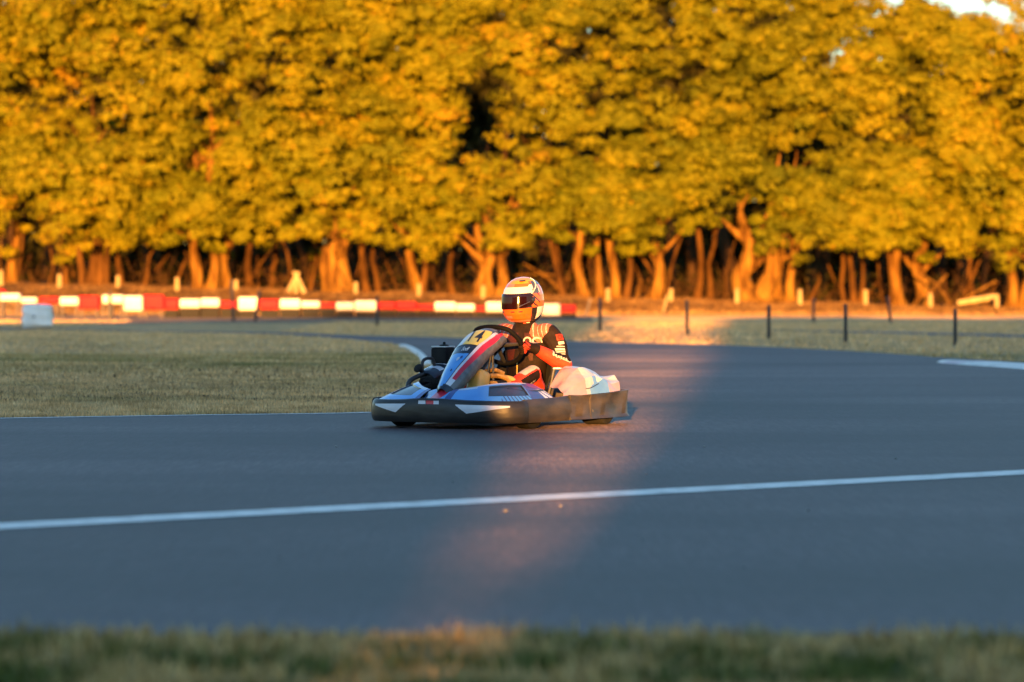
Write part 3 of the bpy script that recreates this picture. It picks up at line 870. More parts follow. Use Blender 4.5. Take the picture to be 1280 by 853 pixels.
# ---- the barrier: coloured plastic blocks on dark feet
BY = 138.0
W_, R_ = 'white', 'red'
blocks = [(-46, -20, 364, 376, W_), (-20, 8, 362, 371, R_), (0, 26, 367, 376.5, W_), (26, 47, 372, 379, W_), (50, 75, 371, 380, R_), (75, 99, 371.5, 382, W_), (99, 125, 369.6, 387, R_),
          (128, 137, 369, 380, W_), (138, 155, 369, 380, W_), (155, 179, 370, 389, W_), (179, 206, 368.5, 388, R_), (206, 224, 373, 387, R_), (225, 251, 374, 385, W_),
          (251, 275, 373, 384, W_), (276, 298, 376, 385, R_), (298, 323, 371.5, 388, W_), (325, 349, 374, 387, R_), (350, 376, 374, 386, W_), (376.5, 400, 376.5, 385, W_),
          (400, 420, 378, 385, R_), (420, 443, 378, 388, W_), (443.5, 471.5, 376, 389, W_), (473, 495, 377.5, 387, R_), (495, 521, 377, 388, R_), (521, 543, 380, 388, R_),
          (543, 570, 377.5, 388.8, W_), (570, 593.5, 380, 389, W_), (593.5, 607.6, 382.6, 389, R_), (607.6, 632, 377.5, 390, W_), (632, 655, 378, 391, R_), (655, 677, 379, 393, W_), (677, 700, 380, 395, W_), (700, 720.5, 381, 391.5, R_)]
ordn = ['first', 'second', 'third', 'fourth', 'fifth', 'sixth', 'seventh', 'eighth', 'ninth', 'tenth', 'eleventh', 'twelfth', 'thirteenth', 'fourteenth', 'fifteenth', 'sixteenth', 'seventeenth', 'eighteenth', 'nineteenth', 'twentieth']
cnt = {W_: 0, R_: 0}
for i, (x0, x1, y0, y1, col) in enumerate(blocks):
    Yb = BY + (1.2 if i == 1 else 0) + random.uniform(-.12, .12)
    pa, pb = at(x0 + .25, y1, Yb), at(x1 - .25, y0, Yb)
    w, h = pb.x - pa.x, pb.z - pa.z
    zb = pa.z
    visible = x1 > 0 and not (632 <= x0 < 677)
    lab = '%s plastic barrier block, %s %s one from the left end of the row' % (col, ordn[cnt[col]], col) if x1 > 0 else 'white plastic barrier block just beyond the left edge of the row'
    if x1 > 0: cnt[col] += 1
    t = empty('barrier', ((pa.x + pb.x) / 2, Yb, 0), random.uniform(-.05, .05), label=lab, cat='barrier', group='barrier blocks in a row beyond the track')
    g = Geo()
    g.box((0, 0, zb + h / 2), (w, .42, h), None, min(.07, h * .28), seg=3)
    for q in (-.25, .25):   # moulded ribs on the face
        g.box((w * q, -.21, zb + h / 2), (w * .12, .03, h * .55), None, .008)
    g.build('block', M_WHITE if col == W_ else M_RED, t)
    zb2 = max(zb - .01, .12)
    if x0 >= 205:
        g = Geo(); g.box((0, .02, zb2 / 2 - .02), (w * .985, .46, zb2), None, .04)
        for q in (-.3, 0, .3): g.box((w * q, -.215, zb2 / 2), (w * .2, .03, zb2 * .8), None, .01)
        g.build('foot', M_RUBBER, t)
    else:
        for q in (-.38, .38):
            g = Geo(); g.box((w * q, 0, zb2 / 2 - .02), (.06, .30, zb2), None, .012)
            g.build('leg', M_GREYWOOD, t)
# wire railing under the first blocks
f = empty('wire_railing', (at(20, 395, 137).x, 137, 0), label='low grey wire railing below the leftmost barrier blocks', cat='railing')
for zz in (.10, .33, .55):
    Geo().tube([(-2.6, 0, zz), (1.2, 0, zz)], .012, 6).build('rail', M_GREYWOOD, f)
for k in range(20):
    Geo().tube([(-2.5 + k * .19, 0, .0), (-2.5 + k * .19, 0, .58)], .011, 5).build('bar', M_GREYWOOD, f)

# ---- the white wrapped block on the infield
x, y = ground_at(47, 410.5)
wb = empty('wrapped_bale', (x, y, 0), .06, label='white wrapped bale standing on the infield grass at far left', cat='bale')
g = Geo()
b = bmesh.new(); bmesh.ops.create_cube(b, size=1)
bmesh.ops.subdivide_edges(b, edges=b.edges[:], cuts=7, use_grid_fill=True)
for v in b.verts:
    q = v.co.copy() * 2
    e = (abs(q.x) ** 7 + abs(q.y) ** 7 + abs(q.z) ** 7) ** (1 / 7)
    q = q / max(e, 1e-6) * max(abs(q.x), abs(q.y), abs(q.z))
    nz = .018 * math.sin(q.z * 9 + q.x * 2) + .012 * math.sin(q.x * 7 + q.z * 4 + q.y * 3)
    v.co = Vector((q.x * (.42 + nz), q.y * (.42 + nz), .335 + q.z * (.335 + nz * .6)))
g.bm(b); g.build('wrapping', M_WRAP, wb)
g = Geo(); g.box((-.07, -.435, .33), (.07, .03, .06), None, .012); g.build('hole_patch', M_KGREY, wb)  # grey box drawn for a small dark hole in the wrapping

# ================================================================== THE KART
KX, KY = ground_at(624, 532)
KROT = R(240)
kart = empty('go_kart', (KX, KY, 0), KROT, label='blue and white racing go kart number 14 with black wrap bumper on the track', cat='go kart')

def band(path, prof, n=6, smooth=True):
    """sweep profile [(out, z)] along an open path of (F, L[, dz]) with the outside on its right-hand side"""
    P = catmull([(p[0], p[1], p[2] if len(p) > 2 else 0) for p in path], n)
    verts, faces = [], []
    K = len(prof)
    for i, p in enumerate(P):
        T = P[min(i + 1, len(P) - 1)] - P[max(i - 1, 0)]
        T.z = 0; T.normalize()
        o = Vector((T.y, -T.x, 0))
        for (q, z) in prof:
            k = (z - .05) / .2
            verts.append(Vector((p.x, p.y, 0)) + o * q + Vector((0, 0, z + p.z * k)))
    for i in range(len(P) - 1):
        for j in range(K - 1):
            a = i * K + j
            faces.append((a, a + K, a + K + 1, a + 1))
        faces.append((i * K + K - 1, (i + 1) * K + K - 1, (i + 1) * K, i * K))
    faces.append(tuple(range(K))[::-1]); faces.append(tuple((len(P) - 1) * K + j for j in range(K)))
    return verts, faces

PROF = [(-.045, .060), (-.005, .055), (.006, .075), (.012, .11), (.012, .165), (.004, .205), (-.012, .222), (-.035, .222), (-.03, .19), (-.03, .08)]
# going from the left seam round the nose to the right seam keeps the outside on the right-hand side reversed -> list right to left
front_path = [(.46, -.672), (.62, -.680), (.78, -.66), (.90, -.585), (.97, -.46), (1.02, -.28), (1.045, -.1, .018), (1.045, .1, .018), (1.02, .28), (.97, .47), (.91, .60), (.83, .675), (.76, .692)]
g = Geo(); v, f_ = band(front_path, PROF); g.add(v, f_)
fb = g.build('front_bumper', M_BUMPER, kart)
side_path = [(.77, .682, .01), (.62, .698, .012), (.42, .706, .016), (.24, .71, .022), (.12, .708, .03)]
g = Geo(); v, f_ = band(side_path, PROF); g.add(v, f_); sbl = g.build('side_bumper', M_BUMPERWORN, kart)
g = Geo(); v, f_ = band([(p[0], -p[1], p[2]) for p in side_path[::-1]], PROF); g.add(v, f_); g.build('side_bumper', M_BUMPER, kart)
PROFR = [(o + .014, z) for o, z in PROF]
rear_l = [(.145, .708, .035), (.03, .716, .03), (-.12, .726, .03), (-.145, .732, .03), (-.30, .728, .034), (-.50, .722, .042), (-.68, .712, .05), (-.79, .69, .055), (-.855, .62, .055), (-.87, .45, .055), (-.87, 0, .055)]
rear = rear_l[::-1]
g = Geo(); v, f_ = band([(p[0], -p[1], p[2]) for p in rear_l] + rear[1:], PROFR); g.add(v, f_)
# dents in the worn plastic
g.v = [(a + .006 * math.sin(a * 21 + c_ * 60), b2 + (.008 * math.sin(a * 17 + c_ * 35) if abs(b2) > .6 else 0), c_) for a, b2, c_ in g.v]
rb = g.build('rear_bumper', M_BUMPERWORN, kart)
# white stickers on the nose bumper
def on_path(path, n=40):
    return catmull([(p[0], p[1], 0) for p in path], n)
FP = on_path(front_path)
FPs = np.cumsum([0] + [(FP[i + 1] - FP[i]).length for i in range(len(FP) - 1)])
def bumper_pt(L, z, off=.0155):
    """front-bumper face at lateral position L"""
    k = min(range(len(FP)), key=lambda i: abs(FP[i].y - L) + (9 if FP[i].x < .6 else 0))
    T = (FP[min(k + 1, len(FP) - 1)] - FP[max(k - 1, 0)]).normalized()
    o = Vector((T.y, -T.x, 0))
    q = np.interp(z, [.055, .075, .11, .165, .205], [-.005, .006, .012, .012, .004])
    return Vector((FP[k].x, FP[k].y, z)) + o * (q + off - .012)
def sticker(top, bot, sgn):
    """quad strip between two edges given as (L, z) lists"""
    g = Geo()
    def fn(u, v):
        a = (np.interp(u, [0, 1], [top[0][0], top[1][0]]), np.interp(u, [0, 1], [top[0][1], top[1][1]]))
        b = (np.interp(u, np.linspace(0, 1, len(bot)), [q[0] for q in bot]), np.interp(u, np.linspace(0, 1, len(bot)), [q[1] for q in bot]))
        return bumper_pt((a[0] * (1 - v) + b[0] * v) * sgn, a[1] * (1 - v) + b[1] * v)
    g.grid(fn, 24, 4)
    return g.build('sticker', M_KWHITE, fb)
sticker([(.22, .196), (.615, .188)], [(.22, .192), (.31, .128), (.615, .176)], 1)
sticker([(.22, .196), (.545, .188)], [(.22, .192), (.31, .128), (.545, .176)], -1)

for L0, L1, m_ in ((-.095, -.03, M_KWHITE), (-.028, .040, M_KRED), (.042, .085, M_KWHITE)):
    g = Geo(); g.grid(lambda u, v: bumper_pt(L0 + (L1 - L0) * u, .196 + .026 * v), 6, 3); g.build('sticker', m_, fb)
# ---- blue nose fairing tops, either side
OUT = [(1.015, .11, .235), (.985, .28, .222), (.93, .45, .215), (.86, .57, .212), (.74, .65, .212), (.52, .675, .215), (.30, .68, .22)]
INN = [(.86, .10, .285), (.78, .22, .305), (.68, .31, .325), (.58, .38, .335), (.48, .42, .335), (.38, .44, .33), (.28, .46, .32)]
OC = catmull(OUT, 12); IC = catmull(INN, 12)
def lerp_list(Lp, u):
    x = u * (len(Lp) - 1); i = min(int(x), len(Lp) - 2)
    return Lp[i].lerp(Lp[i + 1], x - i)
def fairing(sg):
    a0, a1 = (.34, .74) if sg > 0 else (.14, .52)
    def fn(u, v):
        p = lerp_list(OC, u).lerp(lerp_list(IC, u), v)
        p.z += .008 * math.sin(v * math.pi) + .016 * v
        if a0 < u < a1 and .30 < v < .84: p.z -= .010
        return (p.x, p.y * sg, p.z)
    def mf(u, v):
        if u < .05: return 3
        if a0 - .01 < u < a1 + .01 and .28 < v < .86: return 1
        if u > .86: return 2 if math.sin(u * 120 + v * 9) < .5 and v < .6 and u > .90 else 4
        if v > .93 or (u < .22 and v > .80): return 2
        if u > .76: return 4 if ((u * 22 + v * 3.2) % 1) < .6 else 3
        if u > .45 and v < .40 and ((u * 26 + v * 3.2) % 1) < .33: return 4
        if v < .06: return 1
        return 0
    g = Geo(); g.grid(fn, 240, 90, mf, flip=(sg > 0))
    return g.build('nose_fairing', [M_BLUE, M_NAVY, M_KWHITE, M_DEEPBLUE, M_DEEPBLUE], kart)
fairing(1); fairing(-1)
# ribs standing along the inlets
for sg in (1, -1):
    g = Geo(); g.tube([(.64, .44 * sg, .305), (.52, .53 * sg, .285), (.40, .56 * sg, .285), (.30, .56 * sg, .29)], .011, 8, smooth=4)
    g.build('inlet_rim', M_NAVY, kart)
# centre bib under the number panel
g = Geo()
def bib(u, v):
    L = (u - .5) * 2
    return (1.01 - .21 * v - .05 * L * L, L * (.14 + .05 * v), .235 + .075 * v ** 1.3 - .03 * L * L)
g.grid(bib, 40, 20, lambda u, v: 1 if abs(u - .5) < .15 else (2 if .24 < abs(u - .5) < .34 and v < .5 else 0))
g.build('nose_bib', [M_BLUE, M_KRED, M_KWHITE], kart)

# ---- number panel (upright nose panel)
def nas_half(v): return float(np.interp(v, [0, .08, .3, .6, .85, 1], [.050, .080, .112, .146, .160, .132]))
def nas(u, v, off=0.0):
    """u across (-1 right .. 1 left), v up"""
    w = nas_half(v)
    F = float(np.interp(v, [0, .3, .65, .88, 1], [.885, .70, .45, .27, .175])); U = float(np.interp(v, [0, .3, .65, .88, 1], [.310, .465, .650, .742, .762]))
    nF, nU = .52 + .0 * v, .85
    if v > .8: nF, nU = .35, .93
    drop = .055 * abs(u) ** 2.2
    p = Vector((F - nF * drop, u * w, U - nU * drop))
    nr = Vector((nF, u * .55, nU)).normalized()
    return p + nr * off
def nas_m(u, v):
    s = u * 2 - 1
    if s > 0:   # left flank (lit side): white stripe, red stripe, grey edge
        e = .93 - .0 * v
        inner = float(np.interp(v, [0, .1, .3, .6, .9, 1], [.20, .25, .32, .48, .64, .70]))
        if v < .07: return 1
        if s > inner + .44: return 5
        if s > inner + .16 and v > .16: return 4
        if s > inner and v < .93: return 3
        if s > inner - .06: return 1
    else:
        if s < -.88: return 3 if v > .06 else 6
        if s < -.80: return 1
    if v > .94: return 5
    if v > .50 + .03 * abs(s): return 1
    if v < .04: return 1
    return 0
g = Geo(); g.grid(lambda u, v: nas(u * 2 - 1, v), 150, 220, nas_m)
npan = g.build('number_panel', [M_BLUE, M_NAVY, M_BLUE, M_KWHITE, M_KRED, M_KGREY, M_YELLOW], kart)
# rolled grey edge of the panel (gives it depth)
for sg in (1, -1):
    g = Geo()
    def edge(u, v, sg=sg):
        t = .02 + .97 * u
        p = nas(sg, t); q = p + Vector((-.055 - .03 * u, -sg * .02, -.055))
        return p.lerp(q, v) + Vector((0, sg * .012 * math.sin(v * math.pi), 0))
    g.grid(edge, 40, 5, flip=sg < 0)
    g.build('panel_edge', M_KGREY, npan)
def mapped(fn2, verts, faces, mats, name, parent):
    g = Geo(); g.add([fn2(x, y) for x, y in verts], faces); return g.build(name, mats, parent, smooth=False)
# the yellow number plate and its figures
def plate_uv(x, y, off):
    """x across -1..1, y -1..1 in plate space"""
    v = .765 + y * .135
    return nas(-.12 + x * .72 + y * .04, v, off)
g = Geo(); g.grid(lambda u, v: plate_uv((u * 2 - 1) * (1 - .10 * (v * 2 - 1) ** 2), (v * 2 - 1), .003), 50, 20, lambda u, v: 1 if u < .33 else 0)
plate = g.build('number_plate', [M_YELLOW, M_PLATEGREY], npan)
for ch, cx in (('1', -.20), ('4', .44)):
    tv, tf = text_geo(ch, 2.1, 0, .03)
    mapped(lambda x, y, cx=cx: plate_uv(cx + x * .52 - y * .22, y * 1.0, .0055), tv, tf, M_INK, 'digit', plate)
tv, tf = text_geo('Sodi', 1.0, .25, .012)
mapped(lambda x, y: nas(-.02 + x * .24, .56 + y * .075, .0045), tv, tf, M_PRINTWHITE, 'lettering', npan)
for cx, cv, r, m_ in ((-.06, .42, .035, M_KWHITE), (.10, .445, .025, M_DEEPBLUE), (-.02, .26, .022, M_NAVY)):
    pv = [(0, 0)] + [(math.cos(a) , math.sin(a)) for a in np.linspace(0, 2 * math.pi, 13)[:-1]]
    mapped(lambda x, y: nas(cx + x * r * 2.6, cv + y * r * .8, .004), pv, [(0, i, i % 12 + 1) for i in range(1, 13)], m_, 'emblem', npan)

# ---- chassis
g = Geo()
for sg in (1, -1):
    g.tube([(.80, .22 * sg, .075), (.5, .28 * sg, .075), (.1, .33 * sg, .075), (-.7, .30 * sg, .085)], .016, 10, smooth=4)
    g.tube([(.42, .30 * sg, .075), (.42, .62 * sg, .10), (-.30, .64 * sg, .10), (-.32, .30 * sg, .08)], .014, 8, smooth=4)
for F, w in ((.8, .22), (.35, .3), (-.25, .33), (-.7, .30)):
    g.tube([(F, -w, .075), (F, w, .075)], .015, 8)
g.build('chassis_frame', M_DARKMETAL, kart)
g = Geo(); g.box((.42, 0, .062), (.86, .5, .008)); g.build('floor_pan', M_DARKMETAL, kart)
g = Geo()
for sg in (1, -1): g.box((.12, .56 * sg, .15), (.82, .30, .12), None, .04)
g.build('side_tray', M_RUBBER, kart)

def wheel(F, L, rad, w, steer, label=None):
    R_ = Matrix.Rotation(steer, 3, 'Z')
    ax = R_ @ Vector((0, 1, 0))
    e = empty('wheel'); e.parent = kart; e.location = (F, L, rad)
    g = Geo()
    g.lathe([(rad * .56, -w * .46), (rad * .80, -w * .5), (rad * .95, -w * .47), (rad, -w * .36), (rad, w * .36), (rad * .95, w * .47), (rad * .80, w * .5), (rad * .56, w * .46)], (0, 0, 0), ax, 30)
    g.build('tyre', M_RUBBER, e)
    g = Geo()
    g.lathe([(.02, -w * .2), (rad * .3, -w * .22), (rad * .5, -w * .40), (rad * .57, -w * .46), (rad * .57, w * .46), (rad * .5, w * .40), (rad * .3, w * .22), (.02, w * .2)], (0, 0, 0), ax, 24)
    g.lathe([(0, -w * .5), (.028, -w * .5), (.028, w * .5), (0, w * .5)], (0, 0, 0), ax, 14)
    g.build('rim', M_STEEL, e)
wheel(.52, .55, .129, .13, R(-7)); wheel(.52, -.55, .129, .13, R(-9))
wheel(-.52, .585, .139, .19, 0); wheel(-.52, -.585, .139, .19, 0)
g = Geo(); g.tube([(-.52, -.5, .139), (-.52, .5, .139)], .02, 12)
g.lathe([(0, -.006), (.09, -.006), (.09, .006), (0, .006)], (-.52, .12, .139), (0, 1, 0), 24)
g.build('rear_axle', M_STEEL, kart)
for sg in (1, -1):
    g = Geo(); g.tube([(.52, .3 * sg, .10), (.52, .5 * sg, .129)], .018, 8); g.tube([(.45, .47 * sg, .12), (.34, .06 * sg, .17)], .009, 8)
    g.build('stub_axle', M_DARKMETAL, kart)

# ---- rear left and right body covers: faceted painted shells over the rear wheels
def cover(sg):
    ctl = [  # rows from outer low edge to inner top edge; columns front to back (F, L, U)
        [(.17, 0.670, .235), (-.10, 0.685, .245), (-.30, 0.690, .25), (-.50, 0.690, .255), (-.62, 0.685, .26), (-.74, 0.675, .265)],
        [(.12, .64, .265), (-.10, .665, .345), (-.26, .672, .385), (-.46, .675, .36), (-.60, .665, .325), (-.74, .665, .335)],
        [(.04, .55, .30), (-.17, .57, .425), (-.28, .58, .455), (-.47, .59, .42), (-.62, .585, .355), (-.78, .60, .385)],
        [(-.04, .43, .31), (-.22, .42, .43), (-.32, .42, .462), (-.50, .43, .432), (-.64, .43, .37), (-.80, .45, .38)],
    ]
    cols = [catmull(r, 8) for r in ctl]
    def fn(u, v):
        x = v * 3; i = min(int(x), 2)
        p = lerp_list(cols[i], u).lerp(lerp_list(cols[i + 1], u), x - i)
        p.z += .008 * math.sin(u * 19 + v * 5) * math.sin(v * 9)
        return (p.x, p.y * sg, p.z)
    def mf(u, v):
        if u < .27 + .05 * v: return 2 if (u * 1.3 + v * .35) < .36 or v > .62 else 1
        if u < .33 + .03 * v: return 0
        if u > .80: return 2 if v < .32 else 0
        if u > .66 + .1 * v: return 2
        if v < .12 + (u - .35) * .9: return 3
        if .48 < u < .64 and v < .45: return 4
        return 0 if v > .36 or u < .42 else 3
    g = Geo(); g.grid(fn, 150, 90, mf, flip=(sg > 0))
    o = g.build('rear_cover', [M_COVERWHITE, M_PINK, M_PINK, M_PALEBLUE, M_PLATEGREY], kart)
    return o
cover(1); cover(-1)
g = Geo(); g.tube([(-.10, .64, .30), (-.20, .690, .295), (-.34, .70, .33)], .003, 6, smooth=6); g.build('trim_line', M_NAVY, kart)
g = Geo()
g.box((-.20, .41, .447), (.05, .06, .012), Matrix.Rotation(R(12), 3, 'Z'), .004)
g.build('seat_bracket', M_KWHITE, kart)
g = Geo(); g.lathe([(0, .0), (.014, 0), (.014, .004), (0, .004)], (-.20, .41, .454), (0, 0, 1), 14); g.build('bracket_hole', M_INK, kart)  # black disc drawn for the hole in the bracket
g = Geo(); g.tube([(-.10, .34, .10), (-.16, .37, .30), (-.20, .38, .44)], .014, 8, smooth=5); g.build('seat_stay', M_DARKMETAL, kart)

# ---- seat shell
def seat(u, v):
    a = (u - .5) * 2
    F = float(np.interp(v, [0, .25, .45, .7, 1], [.02, -.22, -.42, -.52, -.62])); U = float(np.interp(v, [0, .25, .45, .7, 1], [.135, .075, .10, .30, .56]))
    w = float(np.interp(v, [0, .3, .6, 1], [.19, .235, .26, .21]))
    rise = .19 * abs(a) ** 2.2
    return (F + rise * .9 * float(np.interp(v, [0, .4, 1], [0, .5, 1.0])), a * w, U + rise * float(np.interp(v, [0, .5, 1], [.6, 1.2, .1])))
g = Geo(); g.grid(seat, 24, 24)
b = bmesh.new(); me = g.mesh('seat', M_RUBBER); b.from_mesh(me)
bmesh.ops.solidify(b, geom=b.faces[:], thickness=.012); b.to_mesh(me); b.free()
link('seat', me, kart)

# ---- engine side (right of the kart)
g = Geo()
g.box((-.20, -.56, .22), (.26, .24, .22), None, .02)
for k in range(6): g.box((-.04 , -.56, .16 + k * .028), (.10, .20, .010))
g.build('engine', M_DARKMETAL, kart)
g = Geo(); g.box((-.15, -.60, .535), (.13, .155, .135), Matrix.Rotation(R(-8), 3, 'Z'), .018); ab = g.build('air_box', M_RUBBER, kart)
g = Geo(); g.box((-.15, -.60, .609), (.12, .15, .010), Matrix.Rotation(R(-8), 3, 'Z'), .004); g.build('air_box_lid', M_PLATEGREY, ab)
g = Geo(); g.lathe([(0, 0), (.04, 0), (.036, .012), (.012, .016), (.010, .034), (0, .036)], (-.13, -.58, .612), (0, 0, 1), 16); g.build('filler_cap', M_RUBBER, ab)
g = Geo(); g.box((-.15, -.60, .44), (.07, .09, .07)); g.build('air_box_neck', M_DARKMETAL, ab)
def cowl(u, v):
    a = (u - .5) * 2
    F = .16 - .32 * v
    w = .092 + .03 * v
    z = .405 + .085 * v ** .6 - .05 * abs(a) ** 3
    return (F, -.585 + a * w, z)
g = Geo(); g.grid(cowl, 30, 20, lambda u, v: 0 if (u < .35 and v < .6) or (v > .72 and u < .8) or (.40 < u < .9 and .3 < v < .5) else 1)
g.box((-.01, -.585, .375), (.25, .155, .075), None, .015, 1)
ec = g.build('engine_cover', [M_KWHITE, M_NAVY], kart)
g = Geo(); g.box((.122, -.575, .365), (.012, .095, .055), None, .004); gr = g.build('grille', M_INK, ec)
for k in range(3):
    for j in range(2):
        g = Geo(); g.lathe([(.009, .0), (.006, -.003), (0, -.003)], (.1295, -.600 + k * .025, .355 + j * .02), (1, 0, 0), 10); g.build('grille_hole', M_KGREY, gr)
g = Geo(); g.sphere((.17, -.53, .30), (.085, .07, .075), 0, 12)
for k in range(7): g.lathe([(.072, -.004), (.079, 0), (.072, .004)], (.11 + k * .02, -.53, .30), (1, 0, 0), 20)
g.build('air_filter', M_RUBBER, kart)
g = Geo(); g.tube([(.40, -.64, .16), (.33, -.645, .27), (.29, -.64, .345), (.20, -.61, .385), (.10, -.60, .40)], .019, 10, smooth=6); g.build('guard_tube', M_DARKMETAL, kart)
g = Geo(); g.tube([(.13, -.62, .40), (.13, -.625, .48), (.09, -.62, .515), (.02, -.60, .515), (0, -.59, .46)], .013, 10, smooth=6); g.build('guard_hoop', M_DARKMETAL, kart)
g = Geo(); g.tube([(.15, -.61, .405), (.19, -.615, .435)], .014, 10)
kb = Vector((.04, -.008, .028)).normalized()
g.lathe([(0, -.004), (.022, -.002), (.036, .010), (.038, .022), (.030, .030), (0, .032)], (.19, -.615, .435), kb, 18); g.build('tank_knob', M_RUBBER, kart)
g = Geo(); g.box((.30, -.56, .245), (.10, .17, .02), None, .006); g.build('tray_lid', M_DARKMETAL, kart)

# ---- under the number panel: column, amber tank, battery and hoses
WC = Vector((.02, .0, .638)); WE1 = Vector((0, 1, 0)); WN = Vector((-.80, 0, .60)); WE2 = Vector((.60, 0, .80)); WR = .198
g = Geo(); g.tube([tuple(WC - WN * .03), (.40, .03, .36), (.62, .0, .16)], .014, 10); g.build('steering_column', M_DARKMETAL, kart)
for L0, L1, F0 in ((.13, .08, .30), (.05, .10, .36)):
    g = Geo(); g.tube([(F0, L0, .10), (F0 - .03, L1 + .02, .56)], .010, 8); g.build('panel_stay', M_DARKMETAL, kart)
g = Geo(); g.box((.46, .075, .30), (.15, .14, .29), Matrix.Rotation(R(-14), 3, 'Y'), .045, seg=4); tk = g.build('fuel_tank', M_TANK, kart)
g = Geo(); g.lathe([(.026, 0), (.028, .02), (.02, .024), (0, .024)], (.43, .075, .445), (0, 0, 1), 14); g.build('tank_cap', M_RUBBER, tk)
g = Geo(); g.box((.27, .13, .26), (.13, .15, .20), None, .012); bt = g.build('battery_box', M_RUBBER, kart)
for k in range(3):
    g = Geo(); g.tube([(.345, .05, .20 + k * .055), (.345, .22, .20 + k * .055), (.22, .222, .20 + k * .055)], .006, 6); g.build('strap', M_DARKMETAL, bt)
g = Geo(); g.box((.26, .205, .28), (.10, .006, .055)); g.build('battery_label', M_DEEPBLUE, bt)
for pts, r in (([(.36, .02, .36), (.30, .10, .395), (.24, .18, .385), (.20, .21, .34)], .020), ([(.30, .02, .42), (.25, .10, .44), (.20, .16, .41)], .016), ([(.34, .06, .33), (.35, .14, .345), (.30, .20, .33)], .014)):
    g = Geo(); g.tube(pts, r, 8, smooth=5); g.build('hose', M_HOSE, kart)
g = Geo(); g.tube([(.22, .18, .38), (.17, .22, .36), (.14, .235, .30), (.15, .24, .24)], .024, 10, smooth=5); g.build('filler_hose', M_TANK, kart)
for sg in (1, -1):
    g = Geo(); g.tube([(.66, .17 * sg, .08), (.68, .17 * sg, .22), (.66, .13 * sg, .24), (.66, .21 * sg, .24)], .009, 8); g.build('pedal', M_DARKMETAL, kart)

# ---- steering wheel: flat-topped grip ring, three spokes, hub
def rim_pt(a):
    c, s_ = math.cos(a), math.sin(a)
    k = 1.0 if s_ < .72 else .72 / s_ * .5 + .5
    return WC + (WE1 * c * 1.04 + WE2 * s_ * .98 * k) * WR
sw = empty('steering_wheel'); sw.parent = kart
g = Geo(); g.tube([rim_pt(2 * math.pi * k / 40) for k in range(40)], .0185, 12, closed=True); g.build('grip', M_GRIP, sw)
for a in (R(0), R(180), R(270), R(90)):
    g = Geo(); p = rim_pt(a)
    g.tube([tuple(WC - WN * .015), tuple(WC.lerp(p, .5) - WN * .012), tuple(p)], [.022, .016, .012], 8); g.build('spoke', M_DARKMETAL, sw)
g = Geo(); g.lathe([(0, -.03), (.045, -.03), (.05, 0), (.03, .012), (0, .014)], tuple(WC), tuple(WN), 20); g.build('hub', M_RUBBER, sw)

# ================================================================== THE DRIVER
person = empty('person', (KX, KY, 0), KROT, label='person in black and red race suit and orange white helmet steering the kart', cat='person')
CH = {}   # named chains: points, radii
def chain(name, pts, rad, n=14, sm=4):
    CH[name] = ([Vector(p) for p in catmull(pts, sm)], list(np.interp(np.linspace(0, len(rad) - 1, (len(pts) - 1) * sm + 1), range(len(rad)), rad)))
    G.tube(pts, rad, n, smooth=sm)
    G.sphere(pts[0], rad[0] * .99, 0, 8); G.sphere(pts[-1], rad[-1] * .99, 0, 8)
G = Geo()
# trunk: a stack of elliptical rings from hips to collar
trunk = [((-.36, 0, .10), .13, .17), ((-.38, 0, .19), .135, .175), ((-.41, 0, .30), .125, .165), ((-.425, 0, .42), .125, .165), ((-.43, 0, .53), .13, .178), ((-.425, 0, .63), .13, .19),
         ((-.42, 0, .70), .115, .185), ((-.42, 0, .755), .09, .135), ((-.415, 0, .80), .07, .085), ((-.405, 0, .85), .062, .068), ((-.40, 0, .90), .06, .062)]
verts, faces = [], []
NT_ = 28
for (c, rx, ry) in trunk:
    for k in range(NT_):
        a = 2 * math.pi * k / NT_
        verts.append((c[0] + math.cos(a) * rx, c[1] + math.sin(a) * ry, c[2]))
for i in range(len(trunk) - 1):
    for k in range(NT_):
        faces.append((i * NT_ + k, i * NT_ + (k + 1) % NT_, (i + 1) * NT_ + (k + 1) % NT_, (i + 1) * NT_ + k))
faces.append(tuple(range(NT_))[::-1]); faces.append(tuple((len(trunk) - 1) * NT_ + k for k in range(NT_)))
G.add(verts, faces)
CH['trunk'] = ([Vector(t[0]) for t in trunk], [(t[1] + t[2]) / 2 for t in trunk])
G.sphere((-.385, 0, .985), (.088, .072, .115), 0, 12)      # head inside the helmet
G.sphere((-.30, 0, .965), (.022, .016, .03), 0, 8)         # nose
ARM = {}
